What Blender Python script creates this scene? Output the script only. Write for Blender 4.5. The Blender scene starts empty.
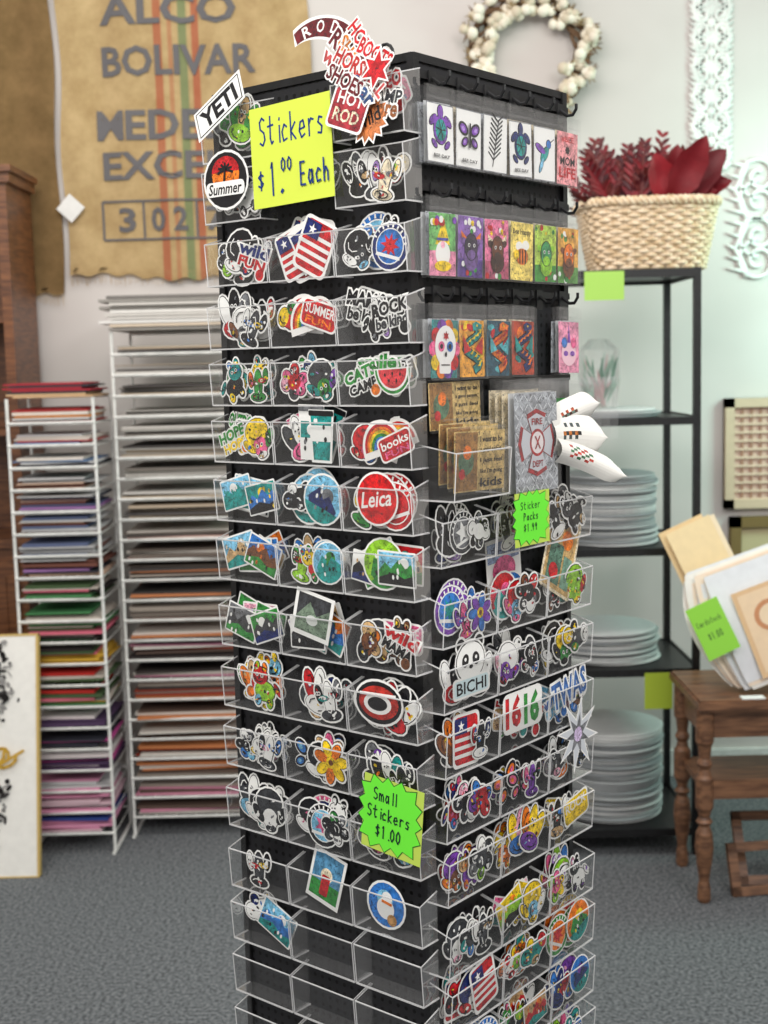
import bpy, bmesh, math, random
from mathutils import Matrix, Vector
R = random.Random(11)
TAU = math.tau
def lin(c):
    o=[]
    for x in c[:3]:
        x=x/255.0
        o.append(x/12.92 if x<=0.04045 else ((x+0.055)/1.055)**2.4)
    return (o[0],o[1],o[2],1.0)

# ------------------------------------------------------------ materials
def new_mat(name):
    m=bpy.data.materials.new(name); m.use_nodes=True
    nt=m.node_tree; nt.nodes.clear()
    out=nt.nodes.new('ShaderNodeOutputMaterial')
    return m,nt,out
def principled(nt,out,rough=.5,metal=0,spec=.5):
    b=nt.nodes.new('ShaderNodeBsdfPrincipled')
    b.inputs['Roughness'].default_value=rough
    b.inputs['Metallic'].default_value=metal
    b.inputs['Specular IOR Level'].default_value=spec
    nt.links.new(b.outputs[0],out.inputs[0]); return b
def add_bump(nt,b,scale,strength,dist=.002,detail=3):
    tc=nt.nodes.new('ShaderNodeTexCoord'); n=nt.nodes.new('ShaderNodeTexNoise')
    n.inputs['Scale'].default_value=scale; n.inputs['Detail'].default_value=detail
    nt.links.new(tc.outputs['Object'],n.inputs['Vector'])
    bp=nt.nodes.new('ShaderNodeBump'); bp.inputs['Strength'].default_value=strength; bp.inputs['Distance'].default_value=dist
    nt.links.new(n.outputs['Fac'],bp.inputs['Height']); nt.links.new(bp.outputs[0],b.inputs['Normal'])
    return tc,n
def mat_attr(name,rough=.5,spec=.5,bump=None,var=0.0):
    m,nt,out=new_mat(name); b=principled(nt,out,rough,0,spec)
    a=nt.nodes.new('ShaderNodeVertexColor'); a.layer_name='Col'
    if var>0:
        tc=nt.nodes.new('ShaderNodeTexCoord'); n=nt.nodes.new('ShaderNodeTexNoise'); n.inputs['Scale'].default_value=40
        nt.links.new(tc.outputs['Object'],n.inputs['Vector'])
        mr=nt.nodes.new('ShaderNodeMapRange'); mr.inputs[3].default_value=1-var; mr.inputs[4].default_value=1+var
        nt.links.new(n.outputs['Fac'],mr.inputs[0])
        mx=nt.nodes.new('ShaderNodeVectorMath'); mx.operation='SCALE'
        nt.links.new(a.outputs['Color'],mx.inputs[0]); nt.links.new(mr.outputs[0],mx.inputs['Scale'])
        nt.links.new(mx.outputs[0],b.inputs['Base Color'])
    else: nt.links.new(a.outputs['Color'],b.inputs['Base Color'])
    if bump: add_bump(nt,b,*bump)
    return m
def mat_print():
    """glossy vinyl print: flat colours with slight tonal shading and a few ink strokes; white borders stay clean"""
    m,nt,out=new_mat('vinyl_print'); b=principled(nt,out,.25,0,.5)
    N=nt.nodes.new; L=nt.links.new
    def M(op,a,b_=None,c_=None):
        n=N('ShaderNodeMath'); n.operation=op
        for i,x in enumerate((a,b_,c_)):
            if x is None: continue
            if isinstance(x,(int,float)): n.inputs[i].default_value=x
            else: L(x,n.inputs[i])
        return n.outputs[0]
    a=N('ShaderNodeVertexColor'); a.layer_name='Col'; tc=N('ShaderNodeTexCoord')
    sp=N('ShaderNodeSeparateColor'); L(a.outputs['Color'],sp.inputs[0])
    mn=M('MINIMUM',M('MINIMUM',sp.outputs[0],sp.outputs[1]),sp.outputs[2]); mask=M('LESS_THAN',mn,.6)
    n=N('ShaderNodeTexNoise'); n.inputs['Scale'].default_value=110; n.inputs['Detail'].default_value=2; L(tc.outputs['Object'],n.inputs['Vector'])
    n2=N('ShaderNodeTexNoise'); n2.inputs['Scale'].default_value=170; n2.inputs['Detail'].default_value=1; L(tc.outputs['Object'],n2.inputs['Vector'])
    mr=N('ShaderNodeMapRange'); mr.inputs[1].default_value=.35; mr.inputs[2].default_value=.65; mr.inputs[3].default_value=.62; mr.inputs[4].default_value=1.25; L(n.outputs['Fac'],mr.inputs[0])
    sc=N('ShaderNodeVectorMath'); sc.operation='SCALE'; L(a.outputs['Color'],sc.inputs[0]); L(mr.outputs[0],sc.inputs['Scale'])
    m0=N('ShaderNodeMix'); m0.data_type='RGBA'; L(mask,m0.inputs[0]); L(a.outputs['Color'],m0.inputs[6]); L(sc.outputs[0],m0.inputs[7])
    line=M('MULTIPLY',M('LESS_THAN',M('ABSOLUTE',M('SUBTRACT',n2.outputs['Fac'],.5)),.018),M('MULTIPLY',mask,.75))
    m2=N('ShaderNodeMix'); m2.data_type='RGBA'; L(line,m2.inputs[0]); L(m0.outputs[2],m2.inputs[6]); m2.inputs[7].default_value=lin((30,28,34))
    L(m2.outputs[2],b.inputs['Base Color']); b.inputs['Coat Weight'].default_value=.3; b.inputs['Coat Roughness'].default_value=.1
    return m
def mat_noise(name,c1,c2,scale,rough=.6,bump=(200,.3),detail=4,stretch=None,spec=.5):
    m,nt,out=new_mat(name); b=principled(nt,out,rough,0,spec)
    tc,n=add_bump(nt,b,bump[0],bump[1])
    n2=nt.nodes.new('ShaderNodeTexNoise'); n2.inputs['Scale'].default_value=scale; n2.inputs['Detail'].default_value=detail
    if stretch:
        mp=nt.nodes.new('ShaderNodeMapping'); mp.inputs['Scale'].default_value=stretch
        nt.links.new(tc.outputs['Object'],mp.inputs[0]); nt.links.new(mp.outputs[0],n2.inputs['Vector'])
    else: nt.links.new(tc.outputs['Object'],n2.inputs['Vector'])
    cr=nt.nodes.new('ShaderNodeValToRGB'); cr.color_ramp.elements[0].color=lin(c1); cr.color_ramp.elements[1].color=lin(c2)
    cr.color_ramp.elements[0].position=.35; cr.color_ramp.elements[1].position=.65
    nt.links.new(n2.outputs['Fac'],cr.inputs[0]); nt.links.new(cr.outputs[0],b.inputs['Base Color'])
    return m
def mat_clear(name,trans,haze_col,haze=.5,rough=.08):
    m,nt,out=new_mat(name)
    t=nt.nodes.new('ShaderNodeBsdfTransparent'); g=nt.nodes.new('ShaderNodeBsdfGlossy'); g.inputs['Roughness'].default_value=rough
    d=nt.nodes.new('ShaderNodeBsdfDiffuse'); d.inputs['Color'].default_value=haze_col
    mx=nt.nodes.new('ShaderNodeMixShader'); mx.inputs[0].default_value=haze
    nt.links.new(g.outputs[0],mx.inputs[1]); nt.links.new(d.outputs[0],mx.inputs[2])
    lw=nt.nodes.new('ShaderNodeLayerWeight'); lw.inputs[0].default_value=.25
    mr=nt.nodes.new('ShaderNodeMapRange'); mr.inputs[3].default_value=1-trans; mr.inputs[4].default_value=min(1,1-trans+.4)
    nt.links.new(lw.outputs['Fresnel'],mr.inputs[0])
    m2=nt.nodes.new('ShaderNodeMixShader'); nt.links.new(mr.outputs[0],m2.inputs[0])
    nt.links.new(t.outputs[0],m2.inputs[1]); nt.links.new(mx.outputs[0],m2.inputs[2]); nt.links.new(m2.outputs[0],out.inputs[0])
    return m
PRINT=mat_print()
MATTE=mat_attr('matte_paint',.7,.3)
PAPER=mat_attr('paper',.75,.2,var=.08)
CARD=mat_attr('neon_card',.6,.3)
COTTON=mat_attr('cotton',.95,.1,bump=(120,.6,.004))
PETAL=mat_attr('satin_petal',.5,.4,bump=(90,.3),var=.25)
ACR=mat_clear('clear_acrylic',.93,(1,1,1,1),.12,.04)
ACRE=mat_clear('acrylic_edge',.46,(1,1,1,1),.65,.12)
BAG=mat_clear('clear_plastic_bag',.90,(1,1,1,1),.2,.10)
BLACKM=mat_noise('black_powder_coat',(14,14,15),(26,26,28),60,.4,(400,.1))
WOOD=mat_noise('stained_wood',(86,52,32),(128,82,50),14,.4,(60,.15),6,(1,1,8))
WOODH=mat_noise('table_wood',(92,62,44),(140,100,72),12,.45,(60,.15),6,(1,8,8))
WHITEM=mat_noise('white_enamel',(215,216,212),(236,236,232),30,.45,(100,.05))
WICKER=mat_noise('wicker',(206,178,140),(240,220,192),60,.7,(300,.5))
WALLM=mat_noise('plaster_wall',(202,196,192),(211,206,202),2.0,.85,(90,.08),3,spec=.2)
CARPET=mat_noise('carpet',(74,77,80),(132,135,138),110,.95,(500,.8),10,spec=.1)

def pegboard_mat():
    m,nt,out=new_mat('black_pegboard'); b=principled(nt,out,.5,0,.35)
    tc=nt.nodes.new('ShaderNodeTexCoord'); sp=nt.nodes.new('ShaderNodeSeparateXYZ')
    nt.links.new(tc.outputs['UV'],sp.inputs[0])
    def M(op,a,b_=None):
        n=nt.nodes.new('ShaderNodeMath'); n.operation=op
        for i,x in enumerate((a,b_)):
            if x is None: continue
            if isinstance(x,(int,float)): n.inputs[i].default_value=x
            else: nt.links.new(x,n.inputs[i])
        return n.outputs[0]
    sq=[]
    for k in (0,1):
        f=M('FRACT',M('DIVIDE',sp.outputs[k],.0127)); f=M('SUBTRACT',f,.5); sq.append(M('MULTIPLY',f,f))
    d=M('SQRT',M('ADD',sq[0],sq[1])); hole=M('LESS_THAN',d,.22)
    mx=nt.nodes.new('ShaderNodeMix'); mx.data_type='RGBA'
    mx.inputs[6].default_value=lin((34,34,37)); mx.inputs[7].default_value=lin((2,2,2))
    nt.links.new(hole,mx.inputs[0]); nt.links.new(mx.outputs[2],b.inputs['Base Color'])
    bp=nt.nodes.new('ShaderNodeBump'); bp.invert=True; bp.inputs['Strength'].default_value=.6; bp.inputs['Distance'].default_value=.002
    nt.links.new(hole,bp.inputs['Height']); nt.links.new(bp.outputs[0],b.inputs['Normal'])
    return m
PEG=pegboard_mat()
def burlap_mat(name,c1,c2,stripes):
    m,nt,out=new_mat(name); b=principled(nt,out,.95,0,.1)
    tc=nt.nodes.new('ShaderNodeTexCoord')
    n=nt.nodes.new('ShaderNodeTexNoise'); n.inputs['Scale'].default_value=9; n.inputs['Detail'].default_value=8; n.inputs['Roughness'].default_value=.7
    nt.links.new(tc.outputs['Object'],n.inputs['Vector'])
    cr=nt.nodes.new('ShaderNodeValToRGB'); cr.color_ramp.elements[0].color=lin(c1); cr.color_ramp.elements[1].color=lin(c2)
    cr.color_ramp.elements[0].position=.3; cr.color_ramp.elements[1].position=.7
    nt.links.new(n.outputs['Fac'],cr.inputs[0]); col=cr.outputs[0]
    sp=nt.nodes.new('ShaderNodeSeparateXYZ'); nt.links.new(tc.outputs['Object'],sp.inputs[0])
    for (x,w,c,a) in stripes:
        s=nt.nodes.new('ShaderNodeMath'); s.operation='SUBTRACT'; nt.links.new(sp.outputs[0],s.inputs[0]); s.inputs[1].default_value=x
        ab=nt.nodes.new('ShaderNodeMath'); ab.operation='ABSOLUTE'; nt.links.new(s.outputs[0],ab.inputs[0])
        mr=nt.nodes.new('ShaderNodeMapRange'); mr.inputs[1].default_value=w*.5; mr.inputs[2].default_value=w*.7
        mr.inputs[3].default_value=a; mr.inputs[4].default_value=0; nt.links.new(ab.outputs[0],mr.inputs[0])
        mx=nt.nodes.new('ShaderNodeMix'); mx.data_type='RGBA'; nt.links.new(mr.outputs[0],mx.inputs[0])
        nt.links.new(col,mx.inputs[6]); mx.inputs[7].default_value=lin(c); col=mx.outputs[2]
    nt.links.new(col,b.inputs['Base Color'])
    hs=[]
    for d in ('X','Z'):
        w=nt.nodes.new('ShaderNodeTexWave'); w.bands_direction=d; w.inputs['Scale'].default_value=60; w.inputs['Distortion'].default_value=1.0
        nt.links.new(tc.outputs['Object'],w.inputs['Vector']); hs.append(w.outputs['Fac'])
    ad=nt.nodes.new('ShaderNodeMath'); nt.links.new(hs[0],ad.inputs[0]); nt.links.new(hs[1],ad.inputs[1])
    bp=nt.nodes.new('ShaderNodeBump'); bp.inputs['Strength'].default_value=.6; bp.inputs['Distance'].default_value=.003
    nt.links.new(ad.outputs[0],bp.inputs['Height']); nt.links.new(bp.outputs[0],b.inputs['Normal'])
    return m

# ------------------------------------------------------------ mesh builder
_tc={}
def text_geo(s,off=.018):
    if (s,off) in _tc: return _tc[(s,off)][:2]
    cu=bpy.data.curves.new('t','FONT'); cu.body=s; cu.size=1; cu.resolution_u=2; cu.offset=off; cu.align_x='CENTER'; cu.align_y='CENTER'
    ob=bpy.data.objects.new('t',cu); bpy.context.scene.collection.objects.link(ob)
    dg=bpy.context.evaluated_depsgraph_get(); me=ob.evaluated_get(dg).to_mesh()
    vs=[(v.co.x,v.co.y) for v in me.vertices]; fs=[tuple(p.vertices) for p in me.polygons]
    ob.evaluated_get(dg).to_mesh_clear(); bpy.data.objects.remove(ob); bpy.data.curves.remove(cu)
    if off==.018:
        xs=[v[0] for v in vs]; ys=[v[1] for v in vs]; nrm=((min(xs)+max(xs))/2,(min(ys)+max(ys))/2,max(xs)-min(xs),max(ys)-min(ys))
    else:
        text_geo(s); nrm=_tc[(s,.018)][2]
    vs=[((x-nrm[0])/nrm[2],(y-nrm[1])/nrm[3]) for x,y in vs]
    _tc[(s,off)]=(vs,fs,nrm); return vs,fs
_ico={}
def ico(sub):
    if sub not in _ico:
        bm=bmesh.new(); bmesh.ops.create_icosphere(bm,subdivisions=sub,radius=1)
        bm.verts.ensure_lookup_table(); _ico[sub]=([v.co.copy() for v in bm.verts],[[v.index for v in f.verts] for f in bm.faces]); bm.free()
    return _ico[sub]
class MB:
    def __init__(s): s.v=[]; s.f=[]; s.c=[]; s.uv=[]
    def poly(s,pts,col,uv=None):
        b=len(s.v); s.v+= [tuple(p) for p in pts]; s.f.append(list(range(b,b+len(pts)))); s.c.append(col)
    def raw(s,vs,fs,col):
        b=len(s.v); s.v+=[tuple(p) for p in vs]
        for f in fs: s.f.append([b+i for i in f]); s.c.append(col)
    def box(s,x0,x1,y0,y1,z0,z1,col,M=None):
        vs=[Vector(p) for p in [(x0,y0,z0),(x1,y0,z0),(x1,y1,z0),(x0,y1,z0),(x0,y0,z1),(x1,y0,z1),(x1,y1,z1),(x0,y1,z1)]]
        if M: vs=[M@v for v in vs]
        s.raw(vs,[(0,3,2,1),(4,5,6,7),(0,1,5,4),(1,2,6,5),(2,3,7,6),(3,0,4,7)],col)
    def tube(s,pts,r,col,n=6,closed=False,M=None):
        pts=[Vector(p) for p in pts]
        if M: pts=[M@p for p in pts]
        N=len(pts); vs=[]; prev=None
        for i,p in enumerate(pts):
            a=pts[(i-1)%N] if (closed or i>0) else p; b=pts[(i+1)%N] if (closed or i<N-1) else p
            t=(b-a); t=t.normalized() if t.length>1e-9 else Vector((0,0,1))
            if prev is None:
                ref=Vector((0,0,1)) if abs(t.z)<.9 else Vector((0,1,0)); nrm=t.cross(ref).normalized()
            else:
                nrm=prev-t*prev.dot(t); nrm=nrm.normalized() if nrm.length>1e-6 else t.orthogonal().normalized()
            prev=nrm; bi=t.cross(nrm); rr=r[i] if isinstance(r,(list,tuple)) else r
            for k in range(n):
                a_=TAU*k/n+math.pi/n; vs.append(p+(nrm*math.cos(a_)+bi*math.sin(a_))*rr)
        fs=[]
        for i in range(N if closed else N-1):
            j=(i+1)%N
            for k in range(n):
                l=(k+1)%n; fs.append((i*n+k,i*n+l,j*n+l,j*n+k))
        if not closed: fs.append(tuple(range(n))[::-1]); fs.append(tuple((N-1)*n+k for k in range(n)))
        s.raw(vs,fs,col)
    def lathe(s,cx,cy,prof,col,n=24,sx=1,sy=1,M=None):
        vs=[]
        for r,z in prof:
            for k in range(n): vs.append(Vector((cx+math.cos(TAU*k/n)*r*sx,cy+math.sin(TAU*k/n)*r*sy,z)))
        if M: vs=[M@v for v in vs]
        fs=[]
        for i in range(len(prof)-1):
            for k in range(n): l=(k+1)%n; fs.append((i*n+k,i*n+l,(i+1)*n+l,(i+1)*n+k))
        fs.append(tuple(range(n))[::-1]); fs.append(tuple((len(prof)-1)*n+k for k in range(n)))
        s.raw(vs,fs,col)
    def ball(s,c,r,col,sub=2,sc=(1,1,1),noise=0):
        vs,fs=ico(sub); c=Vector(c)
        s.raw([c+Vector((v.x*sc[0],v.y*sc[1],v.z*sc[2]))*r*(1+R.uniform(-noise,noise)) for v in vs],fs,col)
    def grid(s,fn,nu,nv,col,colfn=None):
        vs=[fn(i/nu,j/nv) for j in range(nv+1) for i in range(nu+1)]; b=len(s.v); s.v+=[tuple(p) for p in vs]
        for j in range(nv):
            for i in range(nu):
                s.f.append([b+q for q in (j*(nu+1)+i,j*(nu+1)+i+1,(j+1)*(nu+1)+i+1,(j+1)*(nu+1)+i)]); s.c.append(colfn(i/nu,j/nv) if colfn else col)
    def build(s,name,mat,parent=None,smooth=False,uvfn=None):
        me=bpy.data.meshes.new(name); me.from_pydata(s.v,[],s.f)
        ca=me.color_attributes.new('Col','FLOAT_COLOR','CORNER'); data=[]
        for f,c in zip(s.f,s.c):
            for _ in f: data.extend(c)
        ca.data.foreach_set('color',data)
        if uvfn:
            uv=me.uv_layers.new(name='UVMap')
            for p in me.polygons:
                for li in p.loop_indices: uv.data[li].uv=uvfn(me.vertices[me.loops[li].vertex_index].co)
        if smooth: me.polygons.foreach_set('use_smooth',[True]*len(me.polygons))
        me.materials.append(mat); me.update()
        ob=bpy.data.objects.new(name,me); bpy.context.scene.collection.objects.link(ob)
        if parent:
            ob.parent=parent; ob.matrix_parent_inverse=Matrix.Translation(-Vector(parent.location))
        return ob
def empty(name,loc):
    e=bpy.data.objects.new(name,None); e.location=loc; e.empty_display_size=.05
    bpy.context.scene.collection.objects.link(e); return e

# ------------------------------------------------------------ 2D drawing pen (flat prints)
WH=lin((244,244,241)); BK=lin((22,22,26)); GY=lin((120,122,126)); DG=lin((60,62,66))
def C(*c): return lin(c)
RED=C(206,32,40); NAVY=C(28,44,110); BLU=C(50,124,206); SKY=C(130,200,234); TEAL=C(26,154,148); GRN=C(52,150,62); LIME=C(150,208,50)
YEL=C(250,214,36); ORG=C(244,128,34); PNK=C(240,106,156); LPK=C(246,178,200); PUR=C(130,70,180); LAV=C(184,146,220); BRN=C(124,74,42); TAN=C(214,176,124); CRM=C(240,226,196)
ALLC=[RED,NAVY,BLU,SKY,TEAL,GRN,LIME,YEL,ORG,PNK,LPK,PUR,LAV,BRN,TAN]
def circ(cx,cy,rx,ry=None,n=20,a0=0,a1=TAU,rot=0):
    ry=rx if ry is None else ry; o=[]
    full=abs(a1-a0-TAU)<1e-6
    for k in range(n if full else n+1):
        a=a0+(a1-a0)*k/n; x=math.cos(a)*rx; y=math.sin(a)*ry
        o.append((cx+x*math.cos(rot)-y*math.sin(rot),cy+x*math.sin(rot)+y*math.cos(rot)))
    return o
def rect(x0,y0,x1,y1): return [(x0,y0),(x1,y0),(x1,y1),(x0,y1)]
def rrect(x0,y0,x1,y1,r):
    o=[]
    for cx,cy,a in ((x1-r,y0+r,-math.pi/2),(x1-r,y1-r,0),(x0+r,y1-r,math.pi/2),(x0+r,y0+r,math.pi)):
        for k in range(5): t=a+k*math.pi/8; o.append((cx+r*math.cos(t),cy+r*math.sin(t)))
    return o
def star(cx,cy,r,ri,n,rot=math.pi/2): return [(cx+(r if k%2==0 else ri)*math.cos(rot+math.pi*k/n),cy+(r if k%2==0 else ri)*math.sin(rot+math.pi*k/n)) for k in range(2*n)]
class Pen:
    def __init__(s,mb,M,size,eps=.00013): s.mb=mb; s.M=M; s.k=size; s.l=0; s.e=eps
    def P(s,p): return s.M@Vector((p[0]*s.k,-s.l*s.e,p[1]*s.k))
    def fill(s,pts,col): s.mb.poly([s.P(p) for p in pts],col); s.l+=1
    def many(s,polys):
        for k,(pts,col) in enumerate(polys): s.l+=.25; s.mb.poly([s.P(p) for p in pts],col)
        s.l+=1
    def line(s,pts,w,col):
        for a,b in zip(pts[:-1],pts[1:]):
            dx,dy=b[0]-a[0],b[1]-a[1]; L=math.hypot(dx,dy) or 1e-6; dx/=L; dy/=L; h=w/2
            s.mb.poly([s.P(q) for q in ((a[0]-dx*h*.6+dy*h,a[1]-dy*h*.6-dx*h),(b[0]+dx*h*.6+dy*h,b[1]+dy*h*.6-dx*h),(b[0]+dx*h*.6-dy*h,b[1]+dy*h*.6+dx*h),(a[0]-dx*h*.6-dy*h,a[1]-dy*h*.6+dx*h))],col)
        s.l+=1
    def text(s,t,cx,cy,w,h,col,rot=0,shear=0,off=.018):
        vs,fs=text_geo(t,off); c,sn=math.cos(rot),math.sin(rot)
        q=[(x*w+shear*y*h,y*h) for x,y in vs]
        s.mb.raw([s.P((cx+x*c-y*sn,cy+x*sn+y*c)) for x,y in q],fs,col); s.l+=1
    def otext(s,t,cx,cy,w,h,col,rot=0,shear=0,out=WH):
        s.text(t,cx,cy,w,h,out,rot,shear,.11); s.text(t,cx,cy,w,h,col,rot,shear,.03)
def ells(r,kind):
    f=r.choice((-1,1)); E=[]
    if kind==0: E=[(0,-.14,.27,.2,.1),(.16*f,.14,.2,.18,0),(.06*f,.33,.06,.09,.3),(.27*f,.32,.06,.09,-.3),(-.16,-.34,.08,.11,0),(.16,-.34,.08,.11,0),(-.33*f,-.04,.15,.05,.8*f)]
    elif kind==1:
        for k in range(6): a=TAU*k/6+r.uniform(-.2,.2); E.append((math.cos(a)*.26,math.sin(a)*.24,r.uniform(.12,.17),r.uniform(.1,.16),a))
        E.append((0,0,.2,.18,0))
    elif kind==2: E=[(0,.12,.33,.26,0),(0,-.2,.2,.2,0),(-.3,-.12,.09,.2,.7),(.3,-.12,.09,.2,-.7),(0,-.38,.13,.07,0)]
    elif kind==3: E=[(-.24,.1,.14,.3,.35),(0,.16,.14,.32,0),(.24,.1,.14,.3,-.35),(0,-.24,.32,.18,0)]
    elif kind==5: E=[(0,-.02,.38,.2,.1*f),(.34*f,.1,.13,.18,.5*f),(-.1,.2,.12,.12,.4),(-.28*f,0,.18,.17,0),(.05,-.2,.14,.09,0)]
    elif kind==6: E=[(0,-.1,.13,.36,0),(-.24,.02,.08,.18,.1),(.24,.1,.08,.18,-.1),(-.14,-.06,.14,.06,0),(.14,.0,.14,.06,0),(0,-.38,.24,.1,0)]
    else:
        for k in range(6): E.append((r.uniform(-.26,.26),r.uniform(-.28,.28),r.uniform(.1,.2),r.uniform(.08,.2),r.uniform(0,3)))
        E.append((0,0,.22,.22,0))
    return E
def grow(e,g,n=14): return circ(e[0],e[1],e[2]+g,e[3]+g,n,rot=e[4])
def m_char(p,r,c,bw=False):
    E=ells(r,r.randrange(7))
    p.many([(grow(e,.055),WH) for e in E]); p.many([(grow(e,.016),BK) for e in E])
    pal=[BK,DG,WH,BK,r.choice(c),r.choice(ALLC+[WH,GY,DG])] if bw else list(c)+[c[0],r.choice(ALLC)]
    o_=r.randrange(4); p.many([(grow(e,0),pal[(i+o_)%len(pal)]) for i,e in enumerate(E)])
    D=[]
    for e in E:
        for _ in range(4):
            a=r.uniform(0,TAU); q=r.uniform(0,.65); D.append((circ(e[0]+math.cos(a)*e[2]*q,e[1]+math.sin(a)*e[3]*q,r.uniform(.015,.065),r.uniform(.010,.04),7,rot=a),r.choice([WH,WH,WH,BK,GY,c[0]] if bw else [WH,BK,BK,YEL]+list(c)+[r.choice(ALLC)])))
    p.many(D)
    e=E[1]
    if r.random()<.6:
        for sx in (-.35,.35): p.fill(circ(e[0]+sx*e[2],e[1]+.02,.04),WH); p.fill(circ(e[0]+sx*e[2],e[1]+.02,.022),BK)
    for _ in range(5):
        e=r.choice(E); a=r.uniform(0,TAU); p.line([(e[0]+math.cos(a+t)*e[2]*.65,e[1]+math.sin(a+t)*e[3]*.65) for t in (0,.7,1.4,2.1)],.022,BK if not bw else r.choice([WH,WH,BK])); p.l-=.7
    p.l+=1
def m_bw(p,r,c): m_char(p,r,c,True)
def m_badge(p,r,c):
    p.fill(circ(0,0,.5),WH); p.fill(circ(0,0,.465),c[0]); p.fill(circ(0,0,.37),WH); p.fill(circ(0,0,.345),c[1])
    p.fill(star(0,.02,.26,.12,r.choice([5,6,8])),c[2]); p.line([(-.3,-.2),(.3,-.2)],.07,WH)
    for k in range(9): a=math.pi*(.1+.8*k/8); p.line([(math.cos(a)*.39,math.sin(a)*.39),(math.cos(a)*.44,math.sin(a)*.44)],.04,WH)
WORDS=['SUMMER','CAMP','good vibes','LAKE LIFE','wild','RODEO','coffee','HOPE','MAMA','be kind','OUTDOORS','books','USA','ROCK','Texas','FUN','smile','HIKE','TV','NOPE','CATS']
def m_text(p,r,c,w=None):
    w=w or r.choice(WORDS); w2=r.choice(WORDS); k=r.random()
    if k<.45:
        p.fill(rrect(-.5,-.27,.5,.3,.12),WH); p.fill(rrect(-.46,-.23,.46,.26,.1),r.choice([BK,c[0],c[1]])); p.text(w,0,.1,.8,.2,WH); p.text(w2,0,-.12,.7,.15,c[2])
    else:
        p.text(w,0,.16,.9,.26,WH,0,.1,.14); p.text(w2,0,-.12,.8,.22,WH,0,.1,.14); p.fill(circ(.3,-.3,.16),WH)
        p.text(w,0,.16,.9,.26,c[0],0,.1,.04); p.text(w2,0,-.12,.8,.22,c[1],0,.1,.04); p.fill(circ(.3,-.3,.12),c[2])
def m_scene(p,r,c):
    p.fill(rrect(-.5,-.36,.5,.36,.04),WH); p.fill(rect(-.46,-.32,.46,.32),c[0]); p.fill(circ(r.uniform(-.2,.2),.12,.12),c[1])
    p.fill([(-.46,-.05),(-.3,.12),(-.15,0),(.05,.2),(.22,.02),(.36,.12),(.46,0),(.46,-.32),(-.46,-.32)],c[2])
    p.fill([(-.46,-.2),(-.1,-.08),(.2,-.18),(.46,-.1),(.46,-.32),(-.46,-.32)],r.choice([BK,GRN,NAVY,TEAL]))
    p.many([(circ(r.uniform(-.4,.4),r.uniform(-.28,.2),.03,.05,8),r.choice([BK,WH,c[1],c[2]])) for _ in range(9)])
def m_round(p,r,c):
    p.fill(circ(0,0,.5),WH); p.fill(circ(0,0,.46),c[0]); p.fill(circ(.08,.1,.15),c[1])
    p.fill([(-.36,-.05),(-.15,.2),(0,0),(.12,.12),(.38,-.1),(.3,-.34),(0,-.46),(-.3,-.34)],c[2])
    p.fill(circ(0,0,.455,.455,14,math.pi*1.12,math.pi*1.88),r.choice([BK,GRN,TEAL]))
    p.many([(circ(r.uniform(-.25,.25),r.uniform(-.28,.25),.03,.05,8),r.choice([BK,WH,c[1]])) for _ in range(7)])
def m_rain(p,r,c):
    p.fill(circ(0,-.2,.5,.55,18,0,math.pi)+[(-.5,-.34),(.5,-.34)],WH)
    for k,q in enumerate([RED,ORG,YEL,GRN,BLU,PUR]): p.fill(circ(0,-.2,.44-.06*k,.48-.065*k,16,0,math.pi),q)
    p.fill(circ(0,-.2,.1,.1,10,0,math.pi),WH)
def m_flower(p,r,c):
    E=[(math.cos(TAU*k/7+.3)*.26,math.sin(TAU*k/7+.3)*.26,.19,.12,TAU*k/7+.3) for k in range(7)]
    p.many([(grow(e,.04),WH) for e in E]); p.many([(grow(e,.0),BK) for e in E]); p.many([(grow(e,-.014),c[i%2]) for i,e in enumerate(E)])
    p.fill(circ(0,0,.12),YEL); p.fill(circ(0,0,.06),BRN)
def m_fly(p,r,c):
    for (x,y,a,b,t) in ((-.25,.15,.26,.19,-.5),(.25,.15,.26,.19,.5),(-.2,-.18,.2,.15,.6),(.2,-.18,.2,.15,-.6)): p.fill(circ(x,y,a,b,14,rot=t),WH)
    for (x,y,a,b,t) in ((-.25,.15,.23,.16,-.5),(.25,.15,.23,.16,.5),(-.2,-.18,.17,.12,.6),(.2,-.18,.17,.12,-.6)):
        p.fill(circ(x,y,a,b,14,rot=t),BK); p.fill(circ(x,y,a*.7,b*.65,12,rot=t),c[0]); p.fill(circ(x*1.1,y,a*.35,b*.35,10,rot=t),c[1])
    p.line([(0,.28),(0,-.3)],.07,BK)
def m_melon(p,r,c):
    p.fill(circ(0,.22,.5,.56,18,math.pi,TAU),WH); p.fill(circ(0,.19,.46,.5,18,math.pi,TAU),GRN); p.fill(circ(0,.19,.41,.44,18,math.pi,TAU),WH); p.fill(circ(0,.19,.37,.39,18,math.pi,TAU),C(226,64,72))
    for x,y in ((-.2,.08),(0,.1),(.2,.08),(-.1,-.04),(.1,-.04)): p.fill(circ(x,y,.022,.04,8),BK)
def m_flag(p,r,c):
    p.fill(rrect(-.42,-.5,.42,.5,.12),WH); p.fill(rrect(-.36,-.44,.36,.44,.1),RED)
    for k in range(4): p.fill(rect(-.36,-.32+k*.15,.36,-.25+k*.15),WH)
    p.fill(rect(-.36,.12,.02,.42),NAVY); p.fill(star(-.17,.27,.1,.04,5),WH)
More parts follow.
